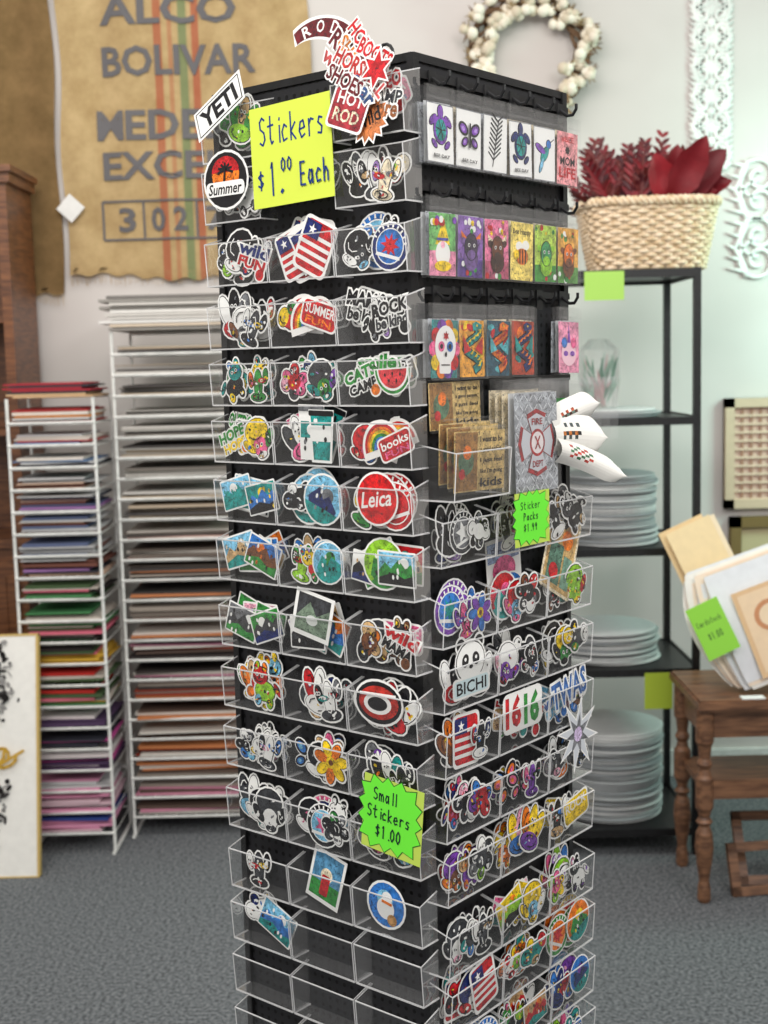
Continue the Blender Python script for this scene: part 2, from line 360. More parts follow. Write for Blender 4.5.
def m_cup(p,r,c):
    p.fill([(-.32,.5),(.32,.5),(.25,-.5),(-.25,-.5)],WH); p.fill([(-.27,.44),(.27,.44),(.2,-.45),(-.2,-.45)],c[0])
    p.fill(rect(-.25,-.1,.25,.2),c[1]); p.fill(circ(0,.05,.1),WH); p.fill(rrect(-.31,.38,.31,.48,.03),c[2]); p.many([(circ(r.uniform(-.15,.15),r.uniform(-.3,.3),.03,.05,8),r.choice([BK,WH,c[2]])) for _ in range(6)])
def m_mush(p,r,c):
    E=[(0,.05,.36,.28,0),(0,-.2,.14,.22,0),(-.26,-.28,.12,.12,0),(.26,-.28,.12,.12,0)]
    p.many([(grow(e,.06),WH) for e in E]); p.many([(grow(e,.012),BK) for e in E]); p.many([(grow(e,0),q) for e,q in zip(E,(c[0],CRM,c[1],c[2]))])
    p.many([(circ(x,y,.05),WH) for x,y in ((-.18,.1),(0,.2),(.17,.1))])
MOT={'badge':m_badge,'char':m_char,'bw':m_bw,'text':m_text,'scene':m_scene,'round':m_round,'rain':m_rain,'flower':m_flower,'fly':m_fly,'melon':m_melon,'flag':m_flag,'cup':m_cup,'mush':m_mush}

HW={'S':[[(.8,.9),(.5,1),(.2,.85),(.25,.6),(.7,.45),(.8,.2),(.5,0),(.15,.1)]],'t':[[(.45,1),(.4,.2),(.55,0),(.75,.08)],[(.1,.65),(.8,.68)]],
'i':[[(.5,.6),(.5,0)],[(.5,.8),(.53,.87)]],'c':[[(.8,.5),(.5,.6),(.2,.35),(.35,.02),(.8,.08)]],'k':[[(.2,1),(.2,0)],[(.75,.6),(.2,.3),(.8,0)]],
'e':[[(.2,.3),(.8,.35),(.65,.6),(.3,.55),(.15,.25),(.4,0),(.8,.1)]],'r':[[(.25,.6),(.25,0)],[(.25,.4),(.5,.6),(.8,.55)]],'s':[[(.75,.55),(.4,.6),(.25,.42),(.7,.25),(.6,.02),(.2,.05)]],
'$':[[(.8,.75),(.5,.85),(.2,.7),(.75,.35),(.5,.15),(.15,.25)],[(.5,1),(.48,0)]],'1':[[(.35,.85),(.5,1),(.5,0)]],'0':[[(.5,1),(.2,.7),(.2,.25),(.5,0),(.8,.3),(.8,.75),(.5,1)]],
'9':[[(.75,.8),(.5,1),(.25,.75),(.5,.5),(.75,.8),(.65,0)]],'4':[[(.7,0),(.7,1),(.2,.35),(.9,.35)]],'.':[[(.45,0),(.55,.06)]],'E':[[(.8,1),(.2,1),(.2,0),(.85,0)],[(.2,.5),(.7,.5)]],'C':[[(.85,.85),(.5,1),(.15,.5),(.5,0),(.85,.15)]],'a':[[(.75,.5),(.4,.6),(.2,.25),(.4,0),(.7,.2),(.75,.6),(.8,0)]],
'h':[[(.2,1),(.2,0)],[(.2,.35),(.5,.6),(.75,.4),(.75,0)]],'m':[[(.1,.6),(.1,0)],[(.1,.4),(.3,.6),(.48,.4),(.48,0)],[(.48,.4),(.68,.6),(.88,.4),(.88,0)]],'l':[[(.5,1),(.5,0)]],
'P':[[(.2,0),(.2,1),(.7,.9),(.7,.55),(.2,.5)]],'o':[[(.5,.6),(.2,.3),(.5,0),(.8,.3),(.5,.6)]],'d':[[(.75,1),(.75,0)],[(.75,.5),(.4,.6),(.2,.25),(.45,0),(.75,.15)]],' ':[]}
def hand(p,txt,x,y,h,w,lw,col):
    for ch in txt:
        for st in HW.get(ch,[]): p.line([(x+a*w*.9,y+b*h) for a,b in st],lw,col); p.l-=1
        x+=w*(.55 if ch in 'il.' else 1)
    p.l+=1

# ------------------------------------------------------------ tower
A=math.radians(39.5); sA,cA=math.sin(A),math.cos(A)
CX,CY=.0445,1.94; W=.315
def frame(ox,oy,xd):
    X=Vector((xd[0],xd[1],0)); Z=Vector((0,0,1)); Y=Z.cross(X)
    return Matrix(((X.x,Y.x,0,ox),(X.y,Y.y,0,oy),(0,0,1,0),(0,0,0,1)))
ML=frame(CX-W*cA,CY+W*sA,(cA,-sA)); MR=frame(CX,CY,(sA,cA))
CENT=ML@Vector((W/2,W/2,0))
ZT=1.792; ZB=.14
tower=empty('sticker_display_tower',(CENT.x,CENT.y,0))
def peg_panel(name,M):
    mb=MB(); mb.box(.004,W-.004,0,.006,ZB,ZT-.003,WH,M); Mi=M.inverted()
    mb.build(name,PEG,tower,uvfn=lambda co:((Mi@co).x,(Mi@co).z))
peg_panel('pegboard_panel_1',ML); peg_panel('pegboard_panel_2',MR)
MB2=frame((MR@Vector((W,0,0))).x,(MR@Vector((W,0,0))).y,(-cA,sA)); peg_panel('pegboard_panel_3',MB2)
q=ML@Vector((0,W,0)); MB3=frame(q.x,q.y,(-sA,-cA)); peg_panel('pegboard_panel_4',MB3)
fr=MB()
for a in (0,W):
    for b in (0,W): fr.box(a-.005,a+.005,b-.005,b+.005,ZB-.02,ZT,WH,ML)
for (x0,x1,y0,y1) in ((0,W,-.003,.005),(0,W,W-.005,W+.003),(-.003,.005,0,W),(W-.005,W+.003,0,W)):
    fr.box(x0,x1,y0,y1,ZT-.008,ZT+.001,WH,ML); fr.box(x0,x1,y0,y1,ZB-.02,ZB,WH,ML)
fr.box(0,W,0,W,ZT-.010,ZT-.006,WH,ML)
fr.lathe(CENT.x,CENT.y,[(.05,.03),(.05,.125)],WH)
fr.lathe(CENT.x,CENT.y,[(.215,.004),(.225,.01),(.225,.028),(.2,.036)],WH,40)
fr.box(.01,W-.01,.01,W-.01,.118,.13,WH,ML)
for s0 in (.225,.26):   # wire loops on the top
    pts=[(s0+.012*math.cos(t),.02,ZT+.008+.014*math.sin(t)) for t in [k*TAU/14 for k in range(14)]]
    fr.tube(pts,.002,WH,6,True,ML)
fr.build('tower_frame',BLACKM,tower)

acr=MB(); edg=MB(); stk=MB()
O1=.031
def bin_(M,s0,s1,zl,h=.052,o=O1):
    zb=zl-h; P=lambda s,z,oo:M@Vector((s,-oo,z))
    a,b=s0+.0015,s1-.0015; of=o+.004
    acr.poly([P(a,zb,o),P(b,zb,o),P(b,zl,of),P(a,zl,of)],WH)
    acr.poly([P(a,zb,.001),P(b,zb,.001),P(b,zb,o),P(a,zb,o)],WH)
    for x in (a,b): acr.poly([P(x,zb,.001),P(x,zb,o),P(x,zl,of),P(x,zl+.009,.001)],WH)
    for pts,r in (([P(a,zl+.009,.001),P(a,zl,of),P(b,zl,of),P(b,zl+.009,.001)],.0010),([P(a,zb,o),P(a,zl,of)],.0009),([P(b,zb,o),P(b,zl,of)],.0009),
                ([P(a,zb,.001),P(a,zb,o),P(b,zb,o),P(b,zb,.001)],.0013)):
        edg.tube(pts,r,WH,4)
def place(M,s,z,o,kind,size,rot=0,tilt=0,cols=None,rr=R,**kw):
    cols=cols or rr.sample(ALLC,3)
    T=M@Matrix.Translation((s,-o,z))@Matrix.Rotation(tilt,4,'X')@Matrix.Rotation(rot,4,'Y')
    MOT[kind](Pen(stk,T,size),rr,cols,**kw)
def fill_bin(M,s0,s1,zl,spec,n=5,h=.052):
    zb=zl-h; w=s1-s0
    for i in range(n):
        k,c=R.choice(spec) if i<n-len(spec) else spec[i-(n-len(spec))]
        if i<n-len(spec) and R.random()<.35: c=None
        size=R.uniform(.052,.068)
        t=(i+.5)/n; o=.005+.023*t
        dx=R.uniform(-1,1)*(w/2-size*.5-.001)
        if i>=n-len(spec) and len(spec)>1: dx=(-.5+(i-(n-len(spec)))/(len(spec)-1))*(w-size-.004)
        place(M,(s0+s1)/2+dx,zb+size*.46+.002+R.uniform(0,.014)*(1-t*.5),o,k,size,R.uniform(-.5,.5),R.uniform(-.04,.02),list(c) if c else None)
G=[GY,BK,SKY]; GR=[RED,BK,GY]; GB=[BLU,BK,GY]; GT=[TEAL,BK,GY]
LEFT=[
 [[('bw',GB),('bw',[RED,NAVY,GY]),('text',[NAVY,RED,RED])],[('flag',None),('cup',[NAVY,RED,WH]),('flag',None)],[('bw',G),('badge',[NAVY,BLU,RED])]],
 [[('bw',G),('char',[GY,TEAL,WH]),('bw',GB)],[('char',[RED,YEL,GRN]),('rain',None),('text',[RED,GRN,ORG])],[('text',[BK,BK,GY]),('bw',G),('text',[BK,DG,BK])]],
 [[('char',[TEAL,YEL,BK]),('char',[GRN,BRN,RED])],[('char',[PNK,LPK,DG]),('char',[TEAL,DG,GRN])],[('text',[GRN,BK,ORG]),('melon',None)]],
 [[('text',[GRN,YEL,ORG]),('char',[YEL,GRN,WH])],[('char',[RED,DG,WH]),('cup',[WH,TEAL,GY]),('cup',[TEAL,WH,BK])],[('char',[RED,CRM,BLU]),('rain',None),('text',[RED,RED,PNK])]],
 [[('scene',[SKY,WH,TEAL]),('scene',[TEAL,YEL,BLU])],[('bw',GB),('round',[SKY,GY,NAVY])],[('char',[GRN,LIME,BRN]),('badge',[RED,RED,RED])]],
 [[('scene',[SKY,CRM,TAN]),('scene',[BLU,ORG,BRN])],[('char',[LIME,RED,YEL]),('char',[GRN,RED,YEL]),('round',[SKY,GRN,TEAL])],[('scene',[WH,TAN,BK]),('round',[LIME,YEL,GRN]),('scene',[SKY,WH,GRN])]],
 [[('scene',[GY,WH,DG]),('scene',[GRN,WH,DG])],[('scene',[WH,GY,DG])],[('char',[BRN,DG,TAN]),('text',[RED,BK,BRN])]],
 [[('char',[RED,YEL,GRN]),('char',[ORG,YEL,RED]),('mush',[RED,ORG,YEL]),('char',[LIME,RED,ORG])],[('bw',GT),('char',[WH,BK,RED]),('bw',GR)],[('bw',G),('char',[RED,BK,WH])]],
 [[('bw',GB),('bw',G),('bw',GB)],[('fly',[BLU,SKY,WH]),('bw',GB),('flower',[YEL,ORG,YEL])],[('bw',G),('char',[TEAL,BK,WH]),('bw',G)]],
 [[('bw',G),('bw',GT),('bw',G)],[('bw',[PNK,BK,BK]),('badge',[BK,SKY,PNK]),('bw',G)],[('bw',G),('bw',G)]],
 [[('bw',GR)],[],[]],
 [[('char',[WH,BLU,WH]),('scene',[SKY,WH,BLU])],[],[]],
 [[],[],[]],
 [[],[('bw',G)],[('bw',G),('bw',G)]],
 [[('bw',G)],[('char',[RED,BLU,YEL])],[]],
 [[],[('bw',G)],[]],
]
LZ=[v+.014 for v in (1.5885,1.509,1.438,1.3657,1.290,1.213,1.126,1.044,.964,.880,.796,.722,.648,.572,.495,.42)]
SL0,SL1=.001,W+.012
cw=(SL1-SL0)/3
for k,z in enumerate(LZ):
    for j in range(3):
        s0=SL0+j*cw; bin_(ML,s0,s0+cw,z)
        sp=LEFT[k][j]
        if sp: fill_bin(ML,s0,s0+cw,z,sp,max(len(sp),6 if k<10 else len(sp)))
s=SL0+1.5*cw
T=ML@Matrix.Translation((s-.0,-.02,LZ[10]-.008))@Matrix.Rotation(-.05,4,'X')@Matrix.Rotation(.25,4,'Y'); p=Pen(stk,T,.07)
p.fill(rect(-.4,-.5,.4,.5),WH); p.fill(rect(-.34,-.42,.34,.44),C(90,150,190)); p.fill(rect(-.34,-.42,.34,-.1),GRN); p.fill(circ(0,.05,.14),CRM); p.fill(rrect(-.1,-.35,.1,.05,.04),RED)
T=ML@Matrix.Translation((SL0+2.4*cw,-.02,LZ[10]-.018))@Matrix.Rotation(.2,4,'Y'); p=Pen(stk,T,.062)
p.fill(circ(0,0,.5),WH); p.fill(circ(0,0,.45),BLU); p.fill(circ(-.05,.1,.2),SKY); p.fill(circ(.0,-.08,.22),WH); p.fill(circ(0,.15,.13),WH); p.fill(rect(-.12,.02,.14,.08),ORG); p.fill(circ(.2,-.25,.12),C(200,150,90))
T=ML@Matrix.Translation((SL0+1.5*cw,-.030,LZ[6]+.002))@Matrix.Rotation(-.05,4,'X')@Matrix.Rotation(.2,4,'Y'); p=Pen(stk,T,.064)
p.fill(rect(-.5,-.45,.5,.45),WH); p.fill(rect(-.42,-.36,.42,.38),DG); p.fill([(-.42,-.1),(-.1,.25),(.1,0),(.42,.2),(.42,-.36),(-.42,-.36)],C(120,140,120)); p.fill(circ(0,-.1,.15,.1),C(210,214,210))
T=ML@Matrix.Translation((SL0+2.5*cw,-.031,LZ[4]-.012))@Matrix.Rotation(-.12,4,'Y'); p=Pen(stk,T,.064)
p.fill(circ(0,0,.5,n=32),WH); p.fill(circ(0,0,.46,n=32),C(220,26,30)); p.text('Leica',0,0,.72,.3,WH,0,.25)
T=ML@Matrix.Translation((SL0+2.45*cw,-.031,LZ[7]-.010)); p=Pen(stk,T,.076)   # red/black emblem
p.fill(circ(0,0,.5,.38,24),WH); p.fill(circ(0,0,.46,.34,24),BK); p.fill(circ(0,0,.40,.27,24),C(190,50,40)); p.fill(circ(-.02,-.02,.28,.17,20),WH); p.fill(circ(-.02,-.02,.2,.11,20),BK); p.line([(-.36,.12),(.34,.14)],.05,WH)
for z in (1.69,1.765):
    bin_(ML,SL0,SL0+cw*.92,z,.062); bin_(ML,SL0+2.02*cw,SL1,z,.062)
fill_bin(ML,SL0,SL0+cw*.92,1.775,[('bw',G),('text',[GRN,LIME,GY]),('char',[GRN,LIME,BRN])],5,.062)
fill_bin(ML,SL0,SL0+cw*.92,1.69,[('bw',[ORG,BK,YEL]),('bw',G)],4,.062)
T=ML@Matrix.Translation((.047,-.044,1.765))@Matrix.Rotation(-.1,4,'X')@Matrix.Rotation(-.52,4,'Y'); p=Pen(stk,T,.092)
p.fill([(-.52,-.2),(.46,-.2),(.54,.2),(-.44,.2)],WH); p.fill([(-.47,-.17),(.43,-.17),(.49,.17),(-.41,.17)],BK); p.fill([(-.455,-.155),(.415,-.155),(.475,.155),(-.395,.155)],WH); p.text('YETI',.01,0,.7,.24,BK,off=.04)
T=ML@Matrix.Translation((.049,-.038,1.678)); p=Pen(stk,T,.080)
p.fill(circ(0,0,.5,.46),WH); p.fill(circ(0,0,.46,.42),BK); p.fill(circ(0,.08,.3,.28),ORG); p.fill(circ(0,.12,.3,.24,16,0,math.pi),RED)
for a in range(7): t=math.pi*a/6; p.line([(0,.16),(.16*math.cos(t),.16+.14*math.sin(t)-.05)],.04,BK)
p.line([(0,.16),(-.03,-.05)],.04,BK); p.fill(rrect(-.42,-.24,.42,-.02,.08),WH); p.text('Summer',0,-.13,.72,.17,BK,0,.2)
fill_bin(ML,SL0+2.02*cw,SL1,1.775,[('bw',GR),('text',[RED,RED,RED]),('text',[RED,BK,RED])],7,.062)
fill_bin(ML,SL0+2.02*cw,SL1,1.69,[('bw',[ORG,BK,YEL]),('bw',GR),('char',[CRM,RED,GY])],7,.062)
MAR=C(110,26,34); SAL=C(206,84,84)
def decal(s,z,o,rot,size,fn):
    T=ML@Matrix.Translation((s,-o,z))@Matrix.Rotation(-.12,4,'X')@Matrix.Rotation(rot,4,'Y'); fn(Pen(stk,T,size))
def arc_word(p):
    arc=circ(0,-.3,.62,.5,18,.45,math.pi-.45); inn=[(x*.82,y*.62-.12) for x,y in arc[::-1]]
    p.fill([(x*1.06,y+.03) for x,y in arc]+[(x*1.05,y-.03) for x,y in inn],WH); p.fill(arc+inn,MAR)
    for k,ch in enumerate('RODEO'): t=math.pi-.75-k*.41; p.text(ch,math.cos(t)*.53,-.3+math.sin(t)*.42,.11,.13,WH,t-math.pi/2)
decal(.222,1.818,.030,.40,.110,arc_word)
decal(.240,1.797,.034,.75,.068,lambda p:(p.otext('RIDE',0,.12,.8,.3,MAR),p.otext('wild',0,-.18,.7,.24,SAL)))
decal(.266,1.798,.038,.95,.066,lambda p:(p.otext('HORSE',0,.16,.9,.26,RED),p.otext('SHOE',0,-.14,.8,.24,C(224,130,50))))
decal(.290,1.784,.040,.55,.060,lambda p:(p.otext('BOOTS',0,.1,.9,.3,RED),p.otext('rope',.05,-.2,.7,.26,MAR)))
decal(.256,1.774,.042,.55,.066,lambda p:(p.otext('HORSE',0,.16,.9,.28,C(196,50,46)),p.otext('SHOES',0,-.14,.9,.26,MAR)))
decal(.286,1.756,.044,.9,.062,lambda p:(p.otext('ROLL',0,.14,.8,.26,SAL),p.otext('star',0,-.14,.7,.24,C(60,90,140))))
decal(.300,1.770,.046,.2,.046,lambda p:(p.fill(star(0,0,.55,.28,6),WH),p.fill(star(0,0,.46,.22,6),RED)))
decal(.258,1.733,.046,.35,.058,lambda p:(p.fill(rrect(-.5,-.42,.5,.42,.1),WH),p.fill(rrect(-.45,-.37,.45,.37,.08),C(170,50,60)),p.text('HOT',0,.18,.7,.24,WH),p.text('ROD',0,-.14,.7,.26,CRM)))
decal(.284,1.72,.042,-.3,.056,lambda p:(p.fill(star(0,0,.56,.42,14),WH),p.fill(star(0,0,.5,.36,14),C(200,120,70)),p.text('wild',0,0,.6,.3,BK)))
decal(.304,1.735,.04,.2,.056,lambda p:(p.otext('CAMP',0,.12,.9,.26,DG),p.otext('more',0,-.16,.8,.24,C(150,90,50))))

RZ=[v+.014 for v in (1.2506,1.1555,1.0776,1.0,.9213,.843,.753,.680,.604,.528,.452,.376)]
RIGHT=[
 [[('bw',[GY,SKY,BK]),('badge',[DG,GY,WH]),('bw',G)],[('bw',G),('flower',[LIME,GY,GY])],[('bw',G),('bw',[BK,BK,BK])]],
 [[('badge',[PUR,BLU,TEAL]),('char',[PUR,BLU,PNK]),('flower',[PUR,BLU,LAV])],[('round',[RED,PNK,TEAL]),('char',[PNK,RED,SKY]),('bw',[RED,BK,RED])],[('bw',[RED,TEAL,BK]),('char',[LIME,RED,YEL])]],
 [[('bw',G),('bw',G)],[('char',[PUR,RED,WH]),('bw',[RED,BLU,GY])],[('bw',[YEL,BK,BK]),('char',[BK,YEL,GRN]),('bw',[YEL,BK,BK])]],
 [[('char',[BRN,ORG,TAN]),('flag',None),('bw',[BLU,RED,RED])],[('text',[RED,GRN,RED])],[('text',[BLU,SKY,BLU]),('char',[LPK,BLU,WH])]],
 [[('char',[RED,PNK,BLU]),('bw',GR),('char',[PUR,BLU,RED])],[('fly',[ORG,PNK,BLU]),('fly',[PNK,ORG,YEL]),('char',[BK,PUR,PNK])],[('bw',GB),('bw',GB)]],
 [[('char',[ORG,PUR,BRN]),('char',[PUR,LAV,ORG]),('bw',G)],[('char',[YEL,YEL,ORG]),('char',[YEL,YEL,LPK]),('char',[YEL,ORG,YEL])],[('bw',[RED,BLU,BK]),('text',[BK,YEL,YEL])]],
 [[('bw',G),('bw',GT),('bw',G)],[('scene',[YEL,ORG,LIME]),('char',[YEL,WH,YEL])],[('char',[LIME,YEL,PNK]),('bw',[PUR,BK,LAV])]],
 [[('char',[BK,BLU,RED]),('char',[RED,NAVY,WH]),('flag',None)],[('char',[RED,WH,ORG]),('char',[TEAL,RED,YEL])],[('badge',[GRN,ORG,RED]),('round',[ORG,YEL,GRN])]],
 [[('char',[TEAL,SKY,BLU]),('bw',G),('badge',[BLU,SKY,WH])],[('bw',[ORG,BK,GRN]),('char',[BK,ORG,RED]),('scene',[TAN,ORG,RED])],[('char',[NAVY,RED,BLU]),('round',[BLU,PUR,NAVY])]],
 [[('bw',G),('bw',GT)],[('bw',[RED,BK,RED]),('bw',G)],[('char',[TEAL,PUR,BLU])]],
 [[('char',[RED,BLU,YEL])],[('bw',G)],[('bw',G)]],
 [[],[('flower',[PNK,LAV,PUR])],[]],
]
SR0,SR1=-.008,W+.014; cwr=(SR1-SR0)/3
for k,z in enumerate(RZ):
    for j in range(3):
        s0=SR0+j*cwr; bin_(MR,s0,s0+cwr,z); sp=RIGHT[k][j]
        if sp: fill_bin(MR,s0,s0+cwr,z,sp,6 if k<6 else 7)
T=MR@Matrix.Translation((SR0+.5*cwr,-.030,RZ[2]-.006)); p=Pen(stk,T,.076)
for x in (-.24,.24): p.fill(circ(x,.38,.15),WH); p.fill(circ(x,.38,.11),BK)
p.fill(circ(0,.1,.42,.36),WH); p.fill(circ(0,.1,.39,.33),BK); p.fill(circ(0,.1,.37,.31),WH)
for x in (-.14,.14): p.fill(circ(x,.13,.09,.11,12,rot=x*3),BK); p.fill(circ(x,.15,.03),WH)
p.fill(circ(0,.02,.05,.035),BK); p.fill(rrect(-.5,-.46,.5,-.12,.08),WH); p.fill(rrect(-.46,-.42,.46,-.16,.06),C(215,235,238)); p.text('BICHI',0,-.29,.8,.2,BK)
T=MR@Matrix.Translation((SR0+1.5*cwr,-.030,RZ[3]-.006)); p=Pen(stk,T,.09)
p.fill(rrect(-.5,-.28,.5,.3,.12),WH); p.text('16',-.24,.02,.36,.42,RED,off=.05); p.text('16',.22,.0,.36,.42,GRN,off=.05)
T=MR@Matrix.Translation((SR0+2.5*cwr,-.030,RZ[3]-.002))@Matrix.Rotation(-.15,4,'Y'); p=Pen(stk,T,.1)
p.otext('TWAS',0,0,.86,.36,C(60,110,180))
T=MR@Matrix.Translation((SR0+2.6*cwr,-.036,RZ[4]+.012))@Matrix.Rotation(.2,4,'Y'); p=Pen(stk,T,.1)
p.fill(star(0,0,.55,.22,8),WH); p.fill(star(0,0,.47,.19,8),C(206,210,216)); p.fill(star(0,0,.3,.12,7),GY); p.fill(circ(0,0,.1),C(210,190,225))
T=MR@Matrix.Translation((SR0+2.45*cwr,-.022,RZ[1]+.024))@Matrix.Rotation(-.1,4,'X')@Matrix.Rotation(.5,4,'Y'); p=Pen(stk,T,.11)
p.fill(rrect(-.34,-.5,.34,.5,.04),CRM); p.fill(rect(-.3,-.46,.3,.46),C(206,170,110)); p.fill(rect(-.24,-.4,.05,.1),C(90,130,110)); p.fill(circ(.1,.2,.12),ORG); p.fill(circ(-.1,-.25,.1),RED); p.fill(rect(.08,-.4,.26,0),C(120,160,140))
T=MR@Matrix.Translation((SR0+1.4*cwr,-.012,RZ[1]+.018))@Matrix.Rotation(-.08,4,'Y'); p=Pen(stk,T,.085)
p.fill(rect(-.45,-.5,.45,.5),WH); p.fill(rect(-.41,.15,.41,.44),C(160,180,220)); p.fill(circ(0,.0,.3,.22),PNK); p.text('BandAid',0,.3,.6,.12,NAVY)
stk.build('stickers',PRINT,tower)

# hanging packs on the right face
hk=MB(); pk=MB(); bg=MB()
def pack(M,s,zt,o,w,h,art,bg_extra=.018):
    T=M@Matrix.Translation((s,-o,zt-h/2))@Matrix.Rotation(R.uniform(-.03,.03),4,'Y')@Matrix.Rotation(R.uniform(-.02,.04),4,'X')
    p=Pen(pk,T,1.0); p.fill(rect(-w/2,-h/2,w/2,h/2),WH); art(p,w,h)
    b=Pen(bg,T,1.0); b.l=25; ww=w/2+.003; b.fill(rect(-ww,-h/2-.003,ww,h/2+bg_extra),WH)
    b.fill(rect(-ww*.9,h/2+.003,ww*.9,h/2+.006),WH)
def sub(p,x,y,k,kind,cols):
    q=Pen(p.mb,p.M@Matrix.Translation((x,0,y)),k,p.e); q.l=p.l; MOT[kind](q,R,cols); p.l=q.l
def card_white(p,w,h): p.fill(rect(-w*.5,-h*.5,w*.5,h*.5),C(150,152,158)); p.fill(rect(-w*.48,-h*.48,w*.48,h*.48),WH)
def a_turtle(c0,c1):
    def f(p,w,h):
        card_white(p,w,h); E=[(0,.004,.013,.016,0),(0,.024,.005,.007,0),(-.014,.014,.008,.004,.7),(.014,.014,.008,.004,-.7),(-.012,-.012,.006,.003,-.7),(.012,-.012,.006,.003,.7)]
        p.many([(grow(e,.001),BK) for e in E]); p.many([(grow(e,0),c0) for e in E]); p.fill(circ(0,.004,.010,.012),c1)
        for k in range(6): p.line([(0,.004),(math.cos(k)*.010,.004+math.sin(k)*.012)],.001,BK)
        p.text('BEE DAY',0,-h*.38,w*.6,h*.06,BK)
    return f
def a_wing(c0,c1):
    def f(p,w,h): card_white(p,w,h); sub(p,0,.004,w*.9,'fly',[c0,c1,c0]); p.text('BEE DAY',0,-h*.38,w*.6,h*.06,BK)
    return f
def a_plume(p,w,h):
    card_white(p,w,h)
    for k in range(9): t=k/8; p.line([(-.004+.008*t,-.018+.045*t),(-.014+.006*t,-.010+.045*t)],.002,BK); p.line([(-.004+.008*t,-.018+.045*t),(.010+.004*t,-.008+.042*t)],.002,DG); p.l-=1.5
    p.line([(-.006,-.026),(.006,.028)],.0014,BK)
def a_bird(p,w,h):
    card_white(p,w,h); E=[(0,0,.012,.006,.8),(.009,.013,.005,.005,0),(-.010,.006,.012,.004,-.4),(-.008,-.014,.010,.003,1.1)]
    p.many([(grow(e,.001),BK) for e in E]); p.many([(grow(e,0),q) for e,q in zip(E,(TEAL,BLU,PUR,SKY))]); p.line([(.012,.015),(.021,.020)],.001,BK)
def a_head(bg0,bg1,head,ear,horn=None):
    def f(p,w,h):
        p.fill(rect(-w/2,-h/2,w/2,h/2),bg0); p.fill(rect(-w/2,-h/2,w/2,-h*.2),bg1)
        for k in range(14): p.fill(circ(R.uniform(-w*.44,w*.44),R.choice([R.uniform(.25,.46),R.uniform(-.46,-.25)])*h,R.uniform(.002,.004)),R.choice([WH,YEL,RED,GRN,bg1])); p.l-=.8
        p.l+=1
        for sx in (-1,1):
            if horn: p.fill([(sx*.008,.010),(sx*.020,.018),(sx*.018,.008)],horn)
            p.fill(circ(sx*.014,.006,.006,.004,rot=sx*.4),ear)
        p.fill(circ(0,-.014,.014,.014),ear); p.fill(circ(0,0,.013,.016),BK); p.fill(circ(0,0,.012,.015),head); p.fill(circ(0,-.009,.008,.006),ear)
        for sx in (-.005,.005): p.fill(circ(sx,.002,.0022),WH); p.fill(circ(sx,.002,.0013),BK)
    return f
def a_dragon(bg0,c0,c1,c2):
    def f(p,w,h):
        p.fill(rect(-w/2,-h/2,w/2,h/2),bg0)
        for k in range(10): p.fill(circ(R.uniform(-w*.4,w*.4),R.uniform(-h*.42,h*.42),.007,.004,10,rot=k),[c1,c2,bg0][k%3]); p.l-=.7
        p.l+=1; S=[(.014*math.sin(t*1.7+.4),-.024+.010*t) for t in [k*.35 for k in range(15)]]
        p.line(S,.012,BK); p.line(S,.0095,c0)
        for k in range(1,14): x,y=S[k]; p.fill([(x-.003,y),(x+.003,y),(x+.006,y+.006)],c2); p.l-=.8
        p.l+=1; x,y=S[-1]; p.fill([(x-.008,y-.004),(x+.008,y-.002),(x+.010,y+.003),(x-.002,y+.007),(x-.009,y+.004)],c0); p.fill(circ(x,y+.002,.0015),YEL)
        p.fill([(-.004,-.002),(-.020,.016),(-.018,-.006)],c1); p.fill([(.004,.0),(.020,.014),(.019,-.008)],c1)
    return f
def art_skull(p,w,h):
    p.fill(rect(-w/2,-h/2,w/2,h/2),C(60,150,150))
    for k in range(10): a=TAU*k/10; p.fill(circ(math.cos(a)*.021,math.sin(a)*.026,.009),[PNK,YEL,ORG,PUR,RED][k%5])
    p.fill(circ(0,.004,.02,.023),WH); p.fill(rrect(-.011,-.028,.011,-.008,.003),WH)
    for x in (-.008,.008): p.fill(circ(x,.003,.006),[PNK,BLU][x>0]); p.fill(circ(x,.003,.003),BK)
    p.fill(star(0,.015,.006,.003,6),RED); p.line([(-.008,-.018),(.008,-.018)],.0012,BK); p.fill(circ(0,-.006,.002,.003),BK)
def art_bee(p,w,h):
    p.fill(rect(-w/2,-h/2,w/2,h/2),C(250,226,120)); p.text('Bee Happy',0,h*.33,w*.8,h*.12,BK)
    p.fill(circ(-.006,.006,.008,.006),WH); p.fill(circ(.008,.008,.008,.006),WH); p.fill(circ(0,-.006,.014,.01),ORG)
    for x in (-.005,.001,.007): p.line([(x,-.014),(x,.002)],.0022,BK)
    p.fill(circ(-.013,-.004,.006),YEL)
def art_gnome(p,w,h):
    p.fill(rect(-w/2,-h/2,w/2,h/2),C(120,190,110)); p.fill(rect(-w/2,-h/2,w/2,-h*.1),C(236,150,180)); p.fill([(-.014,.0),(.014,.0),(.002,.03)],YEL); p.line([(-.010,.006),(.010,.006)],.003,C(80,90,190)); p.fill(circ(0,-.01,.014,.014),WH); p.fill(circ(0,0,.004),LPK); p.fill(circ(.0,-.024,.016,.006),YEL)
    for k in range(8): p.fill(circ(R.uniform(-w*.45,w*.45),R.choice([-h*.4,h*.35,h*.4]),.004),R.choice([RED,YEL,WH,PUR]))
def art_uni(p,w,h):
    p.fill(rect(-w/2,-h/2,w/2,h/2),C(244,160,190)); p.fill(circ(0,-.008,.018,.016),C(250,210,222)); p.fill([(-.004,.006),(.004,.006),(0,.03)],PUR)
    for x in (-.008,.008): p.fill(circ(x,-.008,.0055,.0035),PUR); p.fill(circ(x*1.4,.006,.007),[BLU,PNK][x>0])
